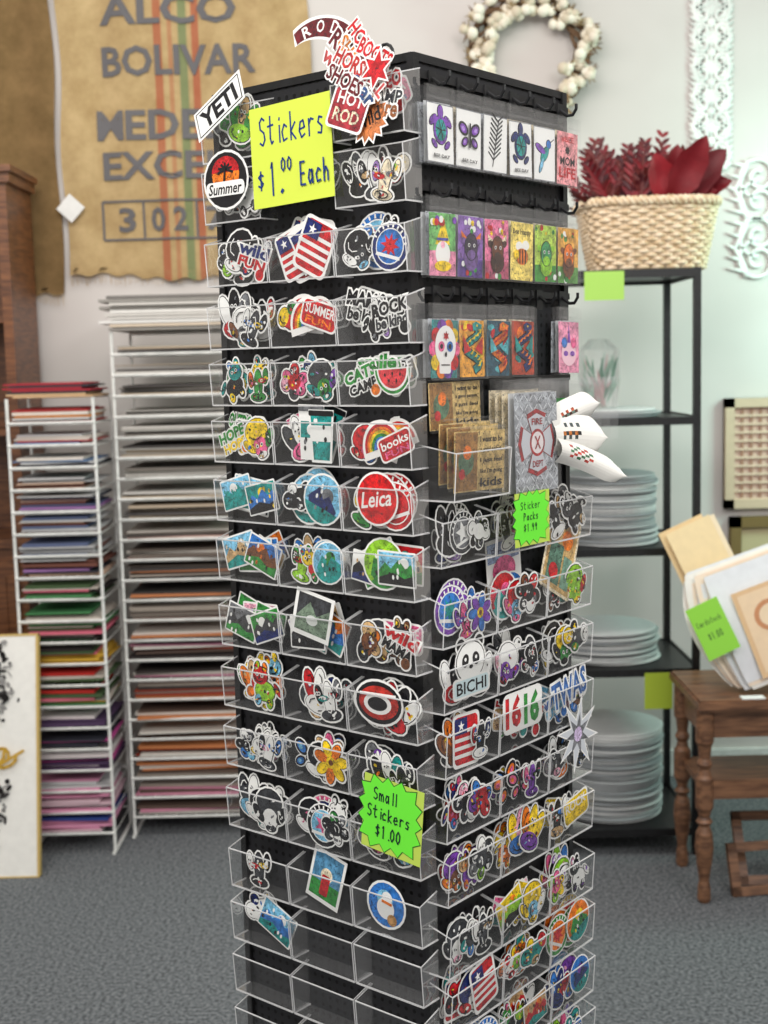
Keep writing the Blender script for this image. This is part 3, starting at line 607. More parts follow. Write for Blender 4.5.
def art_life(p,w,h):
    p.fill(rect(-w/2,-h/2,w/2,h/2),C(244,166,170)); p.text('#BEE',0,h*.36,w*.6,h*.12,RED); p.fill(star(0,h*.16,h*.1,h*.06,8),BK); p.text('MOM',0,-h*.05,w*.7,h*.16,BK); p.text('LIFE',0,-h*.27,w*.8,h*.2,RED)
def art_plain(p,w,h): p.fill(rect(-w*.5,-h*.5,w*.5,h*.5),R.choice([C(210,212,214),CRM,C(190,194,200)]))
ROWS=[(1.768,1.738,.066,[a_turtle(PUR,TEAL),a_wing(PUR,LAV),a_plume,a_turtle(NAVY,TEAL),a_bird,art_life]),
      (1.645,1.617,.070,[art_gnome,a_head(C(150,110,190),C(90,60,140),C(60,50,70),C(120,90,150),ORG),a_head(C(240,130,170),C(190,90,120),C(110,62,36),C(70,40,26),CRM),art_bee,a_head(C(190,220,90),C(70,150,60),C(60,150,90),LIME),a_head(C(240,180,80),C(90,150,70),ORG,BRN)]),
      (1.530,1.497,.066,[art_skull,a_dragon(C(240,170,60),TEAL,RED,YEL),a_dragon(C(40,90,110),ORG,C(90,190,200),RED),a_dragon(C(190,70,40),NAVY,TEAL,ORG),None,art_uni])]
for zb_,zt_,h_,arts in ROWS:
    hk.box(.0,W,-.010,-.004,zb_-.004,zb_+.004,WH,MR)
    for j,a in enumerate(arts):
        s=.021+j*.0545
        pts=[(s,-.008,zb_),(s,-.022,zb_-.010),(s,-.030,zb_-.010),(s,-.035,zb_-.003),(s,-.035,zb_+.003)]
        hk.tube(pts,.0022,WH,6,False,MR)
        hk.box(s-.007,s+.007,-.012,-.010,zb_-.018,zb_+.006,WH,MR)
        if a:
            pack(MR,s-.001,zt_,.010,.050,h_,art_plain); pack(MR,s+.002,zt_+.001,.015,.050,h_,art_plain); pack(MR,s,zt_-.001,.021,.050,h_,a) 
def art_quote(p,w,h):
    p.fill(rect(-w/2,-h/2,w/2,h/2),C(216,186,120)); p.fill(rect(-w*.48,-h*.48,-w*.05,h*.48),C(160,116,60)); p.fill(circ(-w*.27,0,w*.15),C(90,130,100)); p.fill(circ(-w*.25,h*.15,w*.08),ORG); p.fill(circ(-w*.35,-h*.2,w*.06),RED)
    for k,t in enumerate(['I want to be','a good parent,','I just feel','like I\'m going','kids']): p.text(t,w*.22,h*(.36-.18*k),w*.44,h*(.10 if k<4 else .15),BK)
for (s,zt_,o) in ((.052,1.425,.012),(.045,1.378,.030),(.05,1.374,.038),(.052,1.368,.046)):
    pack(MR,s,zt_,o,.102,.055 if o<.02 else .070,art_quote,.0)
bin_(MR,-.006,.108,1.345,.055,.050)
hk.box(.0,W,-.010,-.004,1.420,1.428,WH,MR)
def art_fire(p,w,h):
    p.fill(rrect(-w*.5,-h*.5,w*.5,h*.5,.004),C(176,180,186))
    for i in range(9):
        for j in range(11): 
            x=-w*.44+i*w*.11; y=-h*.45+j*h*.09; d=.003*(1 if (i+j)%2 else -1); p.line([(x-.003,y-d),(x+.003,y+d)],.0012,C(226,230,234)); p.l-=1
    p.l+=1
    for sc,col in ((1.16,C(170,36,42)),(1.0,C(205,208,214))):
        for k in range(4):
            a=k*math.pi/2; c_,s_=math.cos(a),math.sin(a); Q=[(.002,.006*sc),(.030*sc,.019*sc),(.036*sc,0),(.030*sc,-.019*sc),(.002,-.006*sc)]
            p.fill([(x*c_-y*s_,x*s_+y*c_) for x,y in Q],col)
    p.fill(circ(0,0,.017),C(180,36,42)); p.fill(circ(0,0,.0135),C(238,230,230)); p.text('FIRE',0,.026,.024,.008,C(160,30,36)); p.text('DEPT',0,-.026,.024,.008,C(160,30,36)); p.text('X',0,0,.014,.016,C(160,30,36))
for i in range(5): pack(MR,.160+.002*i,1.412-.001*i,.018+.008*i,.096,.122,art_fire if i==4 else art_plain,.014)
# curled die-cut sheets poking out beside the pack, and a clear sleeve
def curl(s,z,ln,wd,rot,o,curlk,band,side=0):
    def fn(u,v):
        hw=wd*min(1,math.sqrt(max(0,1-max(0,(u-.75)/.25)**2))+.02); a=(v-.5)*2*hw; x=u*ln; c_,s_=math.cos(rot),math.sin(rot)
        return MR@Vector((s+x*c_-a*s_,-(o+curlk*u*u+.010*math.sin(math.pi*v)),z+x*s_+a*c_-side*u*u))
    pk.grid(fn,16,10,WH,lambda u,v: band[(int(u*16)*3+int(v*10)*5)%len(band)] if .15<u<.55 and .2<v<.8 else C(232,230,224))
WB=C(232,230,224)
curl(.215,1.368,.078,.020,.30,.040,.020,[WB,C(90,60,50),WB,C(190,90,60),C(110,130,120),WB])
curl(.205,1.352,.085,.026,.05,.046,.025,[WB,C(60,60,60),WB,WB,C(200,120,60),C(80,90,90)],.01)
curl(.205,1.336,.105,.016,-.16,.054,.035,[C(200,80,70),WB,C(80,120,90),WB],.025)
for k in range(3):
    T=MR@Matrix.Translation((.285,-.03-.008*k,1.40+.004*k))@Matrix.Rotation(-.35-.15*k,4,'Z'); b=Pen(bg,T,1); b.fill(rect(-.06,-.065,.05,.016),WH); b.fill(rect(-.06,.006,.05,.016),WH)
    pp_=Pen(pk,T,1); pp_.fill(rect(-.055,-.06,.01,-.03+.01*k),[CRM,C(220,120,110),GRN][k])
hk.build('hanging_hooks',BLACKM,tower); pk.build('sticker_packs',PRINT,tower); bg.build('pack_sleeves',BAG,tower)
acr.build('acrylic_bins',ACR,tower); edg.build('acrylic_bin_edges',ACRE,tower)

def card(name,M,draw,mat=CARD): 
    mb=MB(); p=Pen(mb,M,1,.0003); draw(p); return mb.build(name,mat)
def sg1(p):
    p.mb.box(-.066,.064,0,.0008,-.059,.059,C(216,232,84),p.M); p.l=1; I=C(30,60,130)
    hand(p,'Stickers',-.052,.014,.032,.0142,.0024,I); hand(p,'$',-.058,-.038,.022,.014,.0024,I); hand(p,'1',-.038,-.046,.038,.013,.0026,I); hand(p,'.',-.026,-.044,.04,.02,.004,I); hand(p,'00',-.018,-.020,.015,.010,.002,I); hand(p,'Each',.012,-.040,.026,.0122,.0024,I)
card('price_sign',ML@Matrix.Translation((.163,-.040,1.698))@Matrix.Rotation(-.03,4,'Y'),sg1)
def burst(w,h,n,seed):
    o=[]
    for k in range(2*n):
        a=TAU*k/(2*n); q=1 if k%2==0 else .82
        ca,sa=math.cos(a),math.sin(a); m=(abs(ca)**4+abs(sa)**4)**-.25
        o.append((w/2*ca*m*q,h/2*sa*m*q))
    return o
NG=C(112,236,62)
def sgs(lines,w,h,ch,cwid,lw=.0018):
    def f(p):
        p.fill(rect(-w*.42,-h*.5,w*.5,h*.46),C(190,214,90)); p.fill(burst(w,h,15,3),C(40,90,40)); p.fill(burst(w*.97,h*.97,15,3),NG)
        for i,(t,x) in enumerate(lines): hand(p,t,x,h*.16-i*ch*1.5,ch,cwid,lw,C(24,54,44))
    return f
card('price_sign',ML@Matrix.Translation((.289,-.042,.916))@Matrix.Rotation(.1,4,'Y'),sgs([('Small',-.026),('Stickers',-.034),('$1.00',-.02)],.098,.096,.015,.0088))
card('price_sign',MR@Matrix.Translation((.138,-.060,1.258)),sgs([('Sticker',-.024),('Packs',-.018),('$1.99',-.018)],.084,.068,.009,.0068,.0010))

# ------------------------------------------------------------ room
YW=4.8
def simple_box(name,x0,x1,y0,y1,z0,z1,mat):
    mb=MB(); mb.box(x0,x1,y0,y1,z0,z1,WH); return mb.build(name,mat)
simple_box('floor',-3.6,3.6,-1.2,YW+.1,-.1,0,CARPET)
simple_box('wall_back',-3.6,3.6,YW,YW+.1,0,3.0,WALLM)
simple_box('wall_left',-3.7,-3.6,-1.2,YW+.1,0,3.0,WALLM)
simple_box('wall_right',3.6,3.7,-1.2,YW+.1,0,3.0,WALLM)
simple_box('baseboard_back',-3.6,3.6,YW-.015,YW,0,.09,WHITEM)

def sack(name,x0,x1,z0,z1,yb,mat,text=None,seed=1):
    r=random.Random(seed); ph=[r.uniform(0,6) for _ in range(4)]
    def dy(x,z): return .007*math.sin(x*17+ph[0]+z*2)+.005*math.sin(z*13+ph[1]+x*4)+.004*math.sin(x*41+ph[2])
    mb=MB()
    def fn(u,v):
        x=x0+(x1-x0)*u; z=z0+(z1-z0)*v
        if v<.02: z+=.012*math.sin(u*9+ph[3])+.006*math.sin(u*57)
        x+=.006*math.sin(z*11)*(1 if u in (0,1) else 0)
        return Vector((x,yb+dy(x,z),z))
    mb.grid(fn,70,80,WH); e=empty(name,((x0+x1)/2,yb,z0)); ob=mb.build('sack_cloth',mat,e,True)
    fz=MB()
    for k in range(90):
        x=x0+(x1-x0)*(k+.5)/90; l=r.uniform(.01,.03); fz.tube([(x,yb+dy(x,z0),z0+.02),(x+r.uniform(-.006,.006),yb,z0-l)],.0009,C(176,150,108),4)
    for xx in (x0+.04,x1-.04): fz.tube([(xx,YW-.0005,z1-.03),(xx,yb-.012,z1-.03)],.004,C(120,120,120),6)
    fz.build('frayed_threads',MATTE,e)
    if text:
        tm=MB(); IK=C(98,96,98)
        for item in text:
            if item[0]=='T':
                _,t,cx,cz,w,h=item; vs,fs=text_geo(t,.025); tm.raw([Vector((cx+a*w,yb+dy(cx+a*w,cz+b*h)-.005,cz+b*h)) for a,b in vs],fs,IK)
            else:
                _,ax,az,bx,bz,w=item; n=14
                for i in range(n):
                    u0,u1=i/n,(i+1)/n; P0=(ax+(bx-ax)*u0,az+(bz-az)*u0); P1=(ax+(bx-ax)*u1,az+(bz-az)*u1)
                    L=math.hypot(bx-ax,bz-az); nx,nz=-(bz-az)/L*w/2,(bx-ax)/L*w/2
                    tm.poly([Vector((q[0],yb+dy(*q)-.005,q[1])) for q in ((P0[0]+nx,P0[1]+nz),(P1[0]+nx,P1[1]+nz),(P1[0]-nx,P1[1]-nz),(P0[0]-nx,P0[1]-nz))],IK)
        tm.build('printed_lettering',MATTE,e)
BM=burlap_mat('burlap',(172,144,100),(208,182,136),[(-.695,.022,(176,84,64),.7),(-.655,.012,(176,84,64),.45),(-.615,.022,(84,128,90),.65),(-.575,.02,(176,78,62),.7)])
txt=[('T','ALCO',-.66,2.60,.44,.094),('T','BOLIVAR',-.63,2.44,.50,.094),('T','M',-.862,2.238,.085,.094),('T','EDELLIN',-.54,2.238,.54,.094),('T','EXCELSO',-.60,2.108,.58,.090),('T','3',-.82,1.935,.055,.078),('T','0 2',-.68,1.935,.12,.078),('T','71',-.51,1.935,.1,.078),
 ('L',-.90,1.995,-.41,1.995,.007),('L',-.90,1.872,-.41,1.872,.007),('L',-.90,1.995,-.90,1.872,.007),('L',-.765,1.995,-.765,1.872,.007),('L',-.59,1.995,-.59,1.872,.007),('L',-.41,1.995,-.41,1.872,.007)]
sack('burlap_coffee_sack',-1.02,-.205,1.75,2.78,YW-.019,BM,txt,2)
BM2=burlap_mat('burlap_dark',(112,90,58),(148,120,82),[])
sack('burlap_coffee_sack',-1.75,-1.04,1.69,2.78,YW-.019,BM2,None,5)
mb=MB(); mb.box(-.033,.033,0,.002,-.033,.033,C(225,225,222),Matrix.Translation((-1.0,YW-.042,1.975))@Matrix.Rotation(.75,4,'Y')); mb.build('hang_tag',PAPER)

def rack(name,x0,x1,y0,y1,z1,n,colfn,seed,kmin,kmax):
    r=random.Random(seed); e=empty(name,((x0+x1)/2,(y0+y1)/2,0)); w=MB(); pp=MB()
    for x in (x0,x1):
        for y in (y0,y1): w.tube([(x,y,.0),(x,y,z1)],.005,WH,6)
        w.tube([(x,y0-.02,.006),(x,y1,.006)],.006,WH,6)
    w.tube([(x0,y1,z1),(x1,y1,z1)],.005,WH)
    dz=(z1-.07)/n
    for i in range(n):
        z=.06+i*dz
        w.tube([(x0,y0,z),(x0,y1,z),(x1,y1,z),(x1,y0,z)],.003,WH,6,True)
        w.tube([(x0-.003,y0-.004,z+.004),(x1+.003,y0-.004,z+.004)],.0036,WH,6)
        for k in range(1,6): xx=x0+(x1-x0)*k/6; w.tube([(xx,y0,z),(xx,y1,z)],.0018,WH,4)
        zz=z+.005; top=z+dz-.008
        for k in range(r.randint(kmin,kmax)):
            t=r.uniform(.002,.009)
            if zz+t>top: break
            c=colfn(i/n,r); jx=r.uniform(0,.016); T=Matrix.Translation(((x0+x1)/2+jx-.004,(y0+y1)/2,zz))@Matrix.Rotation(r.uniform(-.06,.06),4,'Z'); hx=(x1-x0)/2-.014; hy=(y1-y0)/2-.008
            pp.box(-hx,hx-r.choice([0,0,.03]),-hy-r.uniform(-.02,.014),hy,0,t,c,T); zz+=t+.0012
    w.build('wire_frame',WHITEM,e); pp.build('paper_sheets',PAPER,e)
def c1(t,r):
    if t<.12: return r.choice([C(60,80,150),C(210,180,190),C(200,200,200),C(220,150,180)])
    if t<.30: return r.choice([C(196,80,150),C(80,60,90),C(60,60,70),C(150,90,150),C(220,210,210)])
    if t<.58: return r.choice([C(190,50,44),C(80,140,90),C(200,160,60),C(50,44,44),C(70,90,60),C(214,110,130),C(190,180,170)])
    if t<.85: return r.choice([C(90,100,130),C(150,110,160),C(180,180,180),C(70,70,80),C(190,160,140),C(110,70,60)])
    return r.choice([C(170,60,60),C(200,200,200),C(100,125,160),C(214,206,196),C(60,60,66),C(190,130,80)])
def c2(t,r):
    if t<.35: return r.choice([C(190,184,176),C(190,120,76),C(150,64,46),C(90,74,66),C(200,134,156),C(206,202,194),C(60,54,52),C(150,140,130)])
    if t<.6: return r.choice([C(160,150,140),C(110,100,92),C(180,150,140),C(70,66,64),C(200,194,186),C(186,120,80)])
    return r.choice([C(165,162,156),C(196,192,186),C(120,114,108),C(210,206,200),C(84,80,78),C(176,160,140)])
rack('paper_rack',-1.085,-.835,4.2,4.44,1.37,20,c1,3,4,8)
rack('paper_rack',-.80,-.42,4.33,4.63,1.56,24,c2,4,3,6)
mb=MB()
for k in range(10):
    z=1.562+k*.0105; j=R.uniform(-.02,.02); mb.box(-.815+j,-.41+j,4.31+R.uniform(0,.02),4.62,z,z+.0085,R.choice([C(200,196,190),C(220,218,214),C(150,146,140),C(206,190,170),C(120,116,112)]))
mb.build('cardstock_stack',PAPER)
mb=MB()
for k in range(7):
    z=1.372+k*.006; j=R.uniform(-.02,.02); mb.box(-1.08+j,-.85+j,4.2,4.43,z,z+.005,R.choice([C(160,50,60),C(200,198,196),C(70,90,140),C(206,170,130),C(60,60,66)]))
mb.build('cardstock_stack',PAPER)

e=empty('wooden_cabinet',(-1.4,4.6,0)); mb=MB()
mb.box(-1.75,-1.125,4.44,4.745,0,.05,WH); mb.box(-1.75,-1.125,4.46,4.745,.05,.9,WH); mb.box(-1.77,-1.105,4.445,4.745,.9,.93,WH)
mb.box(-1.75,-1.72,4.46,4.745,.93,2.02,WH); mb.box(-1.155,-1.125,4.46,4.745,.93,2.02,WH); mb.box(-1.72,-1.155,4.73,4.745,.93,2.02,WH)
for z in (1.25,1.6): mb.box(-1.72,-1.155,4.48,4.73,z,z+.02,WH)
mb.box(-1.77,-1.11,4.445,4.745,2.02,2.05,WH); mb.box(-1.79,-1.10,4.43,4.745,2.05,2.07,WH)
for x in (-1.70,-1.42): 
    mb.box(x,x+.27,4.448,4.46,.1,.86,WH); mb.box(x+.04,x+.23,4.443,4.449,.15,.81,WH)
mb.build('cabinet_body',WOOD,e)
mb=MB()
for x in (-1.46,-1.40): mb.ball((x,4.44,.5),.014,C(180,150,80))
mb.build('door_knobs',MATTE,e)

e=empty('framed_canvas',(-1.22,4.08,0))
T=Matrix.Translation((-1.23,4.025,.004))@Matrix.Rotation(-.18,4,'X'); mb=MB(); mb.box(-.19,.205,0,.02,0,.69,C(238,236,230),T)
p=Pen(mb,T,1,.0004); p.l=1
for k in range(260):
    cx_,cz_,sx_=R.choice([(.07,.22,.035),(.06,.54,.03),(.07,.50,.03),(.02,.16,.04),(.10,.58,.02)]); x,z=R.gauss(cx_,sx_),R.gauss(cz_,.04)
    if abs(x)<.17: p.fill(circ(x,z,R.uniform(.002,.016),R.uniform(.002,.010),8,rot=R.uniform(0,3)),R.choice([C(30,28,28),C(60,58,58),C(150,148,146)])); p.l-=.9
p.l+=1
for (x0,z0,k_) in ((-.02,.33,.05),(.06,.35,.05),(.11,.34,.035)): p.line([(x0+k_*math.cos(t)*(.5+.1*t),z0+k_*.8*math.sin(t)) for t in [q*.6 for q in range(12)]],.009,C(196,156,56))
p.line([(-.1,.31),(.02,.30),(.10,.32),(.17,.36)],.008,C(196,156,56))
mb.build('canvas',PAPER,e)
mb=MB()
for b in ((-.197,-.19,-.002,.022,-.004,.694),(.205,.212,-.002,.022,-.004,.694),(-.197,.212,-.002,.022,-.004,.0),(-.197,.212,-.002,.022,.69,.696)): mb.box(*b,C(206,176,110),T)
mb.build('thin_gold_frame',MATTE,e)

e=empty('metal_shelf_unit',(.7,4.3,0)); mb=MB(); X0,X1,Y0,Y1=.46,.885,4.08,4.46
for x in (X0,X1):
    for y in (Y0,Y1): mb.box(x-.010,x+.010,y-.010,y+.010,0,1.69,WH)
SH=[1.675,1.265,.895,.545,.07]
for z in SH:
    mb.box(X0,X1,Y0,Y1,z,z+.008,WH)
    for b in ((X0,X1,Y0-.012,Y0-.006),(X0,X1,Y1+.006,Y1+.012),(X0-.012,X0-.006,Y0,Y1),(X1+.006,X1+.012,Y0,Y1)): mb.box(*b,z-.010,z+.012,WH)
mb.build('shelf_frame',BLACKM,e)
def stack(cx,cy,z,n,rx,ry,th,cols,name='oval_mat_stack'):
    mb=MB()
    for k in range(n):
        dx,dy=R.uniform(-.008,.008),R.uniform(-.008,.008); zz=z+k*th; c=R.choice(cols)
        mb.lathe(cx+dx,cy+dy,[(rx*.97,zz),(rx,zz+th*.3),(rx,zz+th*.7),(rx*.97,zz+th*.96),(rx*.8,zz+th*.96)],c,36,1,ry/rx)
    mb.build(name,PAPER)
GC=[C(186,188,188),C(160,163,164),C(204,205,204),C(140,144,146)]
stack(.67,4.27,.904,24,.14,.15,.0085,GC); stack(.66,4.27,.554,12,.155,.15,.008,GC); stack(.67,4.27,.079,34,.155,.15,.0078,GC); stack(.67,4.27,1.274,3,.145,.15,.008,GC)
e=empty('bagged_plant',(.64,4.25,1.30)); mb=MB()
for k in range(60):
    a=R.uniform(0,TAU); b=Vector((.64+R.uniform(-.02,.02),4.25,1.302)); d=Vector((math.cos(a)*.045,math.sin(a)*.04,R.uniform(.06,.17)))
    mb.tube([b,b+d*.6,b+d+Vector((0,0,-.01))],[.002,.007,.001],R.choice([C(90,130,110),C(150,175,160),C(210,214,210),C(190,150,150)]),4)
mb.build('greenery',MATTE,e)
mb=MB(); mb.lathe(.64,4.25,[(.05,1.30),(.062,1.38),(.06,1.47),(.03,1.50)],WH,20); mb.build('clear_bag',BAG,e)
mb=MB(); mb.box(.57,.68,4.0665,4.0678,1.605,1.684,C(170,214,100)); mb.build('price_tag',CARD)
mb=MB(); mb.box(.735,.815,4.0665,4.0678,.44,.546,C(176,196,64)); mb.build('price_tag',CARD)

e=empty('wicker_basket',(.795,4.26,1.69)); mb=MB(); N=96; rows=17; zb,zt=1.692,1.875; BX=.78
def bpath(t,rx,ry):
    a=TAU*t; c_,s_=math.cos(a),math.sin(a); m=(abs(c_)**4+abs(s_)**4)**-.25; return rx*c_*m,ry*s_*m
for r_ in range(rows):
    v=r_/(rows-1); rx=.155+.032*v; ry=.115+.03*v; z=zb+.006+(zt-zb-.01)*v
    pts=[]
    for k in range(N):
        w=.005*math.sin(TAU*k/N*24+math.pi*(r_%2)); x,y=bpath(k/N,rx+w,ry+w); pts.append((BX+x,4.26+y,z))
    mb.tube(pts,.0068,WH,6,True)
for k in range(48):
    x0,y0=bpath((k+.5)/48,.155,.115); x1,y1=bpath((k+.5)/48,.187,.145); mb.tube([(BX+x0,4.26+y0,zb),(BX+x1,4.26+y1,zt)],.004,WH,5)
for off in (0,math.pi):
    pts=[]
    for k in range(192):
        w=.008*math.sin(TAU*k/192*40+off); x,y=bpath(k/192,.193+w*.6,.15+w*.6); pts.append((BX+x,4.26+y,zt+.004+.008*math.cos(TAU*k/192*40+off)))
    mb.tube(pts,.008,WH,6,True)
mb.lathe(BX,4.26,[(.15,1.690),(.15,1.698)],WH,24,1,.75)
mb.build('woven_body',WICKER,e,True)
e=empty('red_poinsettia_foliage',(BX,4.26,1.72)); mb=MB()
def leaf(b,d,up,L,wd,col,droop=.3,fold=.25):
    b=Vector(b); d=Vector(d).normalized(); side=d.cross(Vector(up)).normalized(); n=side.cross(d).normalized()
    def fn(u,v):
        a=(v-.5)*2; hw=wd*math.sin(math.pi*(u*.93+.07))**.8*(1+.08*math.sin(u*22))
        return b+d*(L*u)+side*(a*hw)+n*(abs(a)*hw*fold+.1*hw*math.sin(u*9))+Vector((0,0,-droop*L*u*u))
    mb.grid(fn,9,4,col)
REDS=[C(84,20,28),C(110,22,32),C(70,16,24),C(128,30,38),C(100,36,34)]
for k in range(34):
    x=R.uniform(-.15,.08); a=R.uniform(-.9,.9)+x*2; b=Vector((BX+x,4.26+R.uniform(-.1,.08),1.85)); d=Vector((math.sin(a)*.8,R.uniform(-.4,.3),1)).normalized(); L=R.uniform(.14,.25)
    for q in range(9):
        t=(q+1)/9
        for sg in (-1,1): leaf(b+d*L*t*.9,d*.9+Vector((sg*.6,R.uniform(-.3,.3),0)),(0,-1,.1),.055*(1.2-t*.6),.006,R.choice(REDS),.2)
    leaf(b,d,(0,-1,.1),L,.007,R.choice(REDS),.1)
for k in range(40):
    x=R.uniform(-.17,.12); y=R.uniform(-.11,.1); a=R.uniform(0,TAU)
    leaf((BX+x,4.26+y,1.85),(math.cos(a)*.6+x*3,math.sin(a)*.4,R.uniform(.2,.8)),(0,0.3,1),R.uniform(.08,.14),R.uniform(.008,.016),R.choice(REDS),R.uniform(.1,.5))
for k,(ax,az,L,wd) in enumerate(((.8,.9,.23,.05),(1,.5,.21,.045),(.4,1,.23,.045),(1,.2,.18,.04),(.15,1,.20,.04),(1,.7,.19,.04),(.7,.35,.17,.045),(-.2,.9,.18,.04))):
    leaf((BX+.03+R.uniform(0,.04),4.20+R.uniform(-.05,.05),1.86+R.uniform(0,.02)),(ax,-.25+R.uniform(-.2,.2),az),(0,-1,.3),L,wd,R.choice([C(120,20,30),C(142,28,38),C(100,14,24)]),R.uniform(.05,.25),.45)
mb.build('foliage_leaves',PETAL,e,True)

cx,cz=.505,2.425
e=empty('cotton_wreath',(cx,4.74,cz)); mb=MB(); tw=MB()
for k in range(58):
    a=TAU*k/58+R.uniform(-.05,.05); rr_=.172+R.choice([-.035,0,.03])+R.uniform(-.01,.01); x,z=cx+math.cos(a)*rr_,cz+math.sin(a)*rr_; y=4.74+R.uniform(-.03,.015)
    for q in range(4): mb.ball((x+R.uniform(-.014,.014),y+R.uniform(-.012,.01),z+R.uniform(-.014,.014)),R.uniform(.013,.020),R.choice([C(236,230,214),C(226,216,198),C(210,198,176)]),2,noise=.04)
    for q in range(5):
        b=a+R.uniform(-1.4,1.4); tw.tube([(x,y,z),(x+math.cos(b)*.036,y-.014,z+math.sin(b)*.036)],[.006,.001],R.choice([C(110,84,60),C(150,130,96)]),5)
for q in range(8):
    ph=R.uniform(0,6); tw.tube([(cx+math.cos(t)*(.172+.025*math.sin(5*t+ph)),4.765+.012*math.sin(7*t+ph),cz+math.sin(t)*(.172+.025*math.sin(5*t+ph))) for t in [TAU*i/60 for i in range(60)]],.006,C(104,80,58),5,True)
tw.tube([(cx,4.80,cz+.19),(cx,4.765,cz+.18)],.003,C(90,90,90),6)
mb.build('cotton_bolls',COTTON,e,True); tw.build('twig_ring',MATTE,e,True)

def spiral(cx,cz,r,turns,a0,sgn,y):
    n=int(22*turns); return [(cx+sgn*math.cos(a0+TAU*turns*k/n)*r*(1-.8*k/n),y,cz+math.sin(a0+TAU*turns*k/n)*r*(1-.8*k/n)) for k in range(n+1)]
def ornament(name,x0,x1,z0,z1):
    e=empty(name,((x0+x1)/2,YW-.008,(z0+z1)/2)); mb=MB(); y=YW-.008; cx=(x0+x1)/2; w=(x1-x0)/2; n=max(2,round((z1-z0)/(w*1.5))); h=(z1-z0)/n
    for i in range(n):
        zc=z0+h*(i+.5)
        for sg in (-1,1):
            mb.tube(spiral(cx+sg*w*.5,zc+h*.22,w*.45,1.6,math.pi*1.5,sg,y),.008,WH,6); mb.tube([(a,b,2*zc-c) for a,b,c in spiral(cx+sg*w*.5,zc+h*.22,w*.45,1.6,math.pi*1.5,sg,y)],.008,WH,6)
            mb.tube([(cx+sg*w*(1-.25*abs(math.cos(math.pi*t))),y,zc-h/2+h*t) for t in [k/10 for k in range(11)]],.009,WH,6)
            for k in range(5):
                t=(k+.5)/5; mb.tube([(cx+sg*w*(1-.25*abs(math.cos(math.pi*t))),y,zc-h/2+h*t),(cx+sg*w*1.15,y,zc-h/2+h*t+.012)],[.009,.003],WH,5)
        mb.tube([(cx+.25*w*math.cos(t),y,zc+.18*h*math.sin(t)) for t in [TAU*k/16 for k in range(16)]],.007,WH,6,True)
        mb.ball((cx,y,zc),.014,WH,2,(1,.5,1)); mb.ball((cx,y,zc-h/2),.016,WH,2,(1,.5,1))
    mb.tube([(cx,y,z0),(cx,y,z1)],.005,WH,6)
    mb.build('scrollwork',WHITEM,e,True)
ornament('scroll_wall_ornament',1.04,1.165,2.05,2.80)
ornament('scroll_wall_ornament',1.18,1.50,1.70,2.08)

e=empty('woven_wall_panel',(1.35,YW-.02,1.17)); mb=MB(); x0,x1,z0,z1=1.15,1.55,.93,1.30
for b in ((x0,x1,z0,z0+.03),(x0,x1,z1-.03,z1),(x0,x0+.03,z0,z1),(x1-.03,x1,z0,z1)): mb.box(b[0],b[1],YW-.035,YW-.001,b[2],b[3],C(206,184,158))
mb.box(x0,x1,YW-.012,YW-.001,z0,z1,C(214,186,170))
for k in range(12):
    x=x0+.03+(x1-x0-.06)*k/11; mb.tube([(x,YW-.018,z0+.03),(x,YW-.018,z1-.03)],.005,C(170,130,110),4)
    z=z0+.03+(z1-z0-.06)*k/11; mb.tube([(x0+.03,YW-.02,z),(x1-.03,YW-.02,z)],.005,C(222,196,174),4)
mb.build('panel_weave',PAPER,e)
mb=MB(); x0,x1,z0,z1=1.17,1.5,.66,.90
for b in ((x0,x1,z0,z0+.035),(x0,x1,z1-.035,z1),(x0,x0+.035,z0,z1),(x1-.035,x1,z0,z1)): mb.box(b[0],b[1],YW-.035,YW-.001,b[2],b[3],C(120,100,60))
mb.box(x0+.03,x1-.03,YW-.014,YW-.001,z0+.03,z1-.03,C(190,178,140)); mb.build('gilt_picture_frame',MATTE)

e=empty('wooden_side_table',(1.1,3.88,0)); mb=MB(); tx0,tx1,ty0,ty1=.80,1.45,3.70,4.04
mb.box(tx0,tx1,ty0,ty1,.535,.553,WH); mb.box(tx0+.006,tx1-.006,ty0+.006,ty1-.006,.553,.559,WH); mb.box(tx0+.008,tx1-.008,ty0+.008,ty1-.008,.527,.535,WH)
mb.box(tx0+.03,tx1-.045,ty0+.04,ty0+.055,.45,.527,WH); mb.box(tx0+.045,tx1-.045,ty1-.055,ty1-.04,.45,.527,WH)
mb.box(tx0+.025,tx0+.04,ty0+.045,ty1-.045,.45,.527,WH); mb.box(tx1-.055,tx1-.04,ty0+.045,ty1-.045,.45,.527,WH)
mb.box(tx0+.025,tx1-.04,ty0+.04,ty1-.04,.30,.318,WH); mb.box(tx0+.03,tx1-.05,ty0+.035,ty0+.05,.285,.335,WH)
prof=[(.014,.0),(.018,.01),(.017,.04),(.013,.06),(.019,.10),(.025,.15),(.022,.19),(.014,.21),(.022,.222),(.014,.235),(.018,.25),(.024,.262),(.024,.34),(.018,.35),(.014,.365),(.021,.38),(.015,.395),(.019,.43),(.024,.44),(.024,.527)]
for x in (tx0+.027,tx1-.045):
    for y in (ty0+.045,ty1-.045): mb.lathe(x,y,prof,WH,16)
mb.build('table_body',WOODH,e)
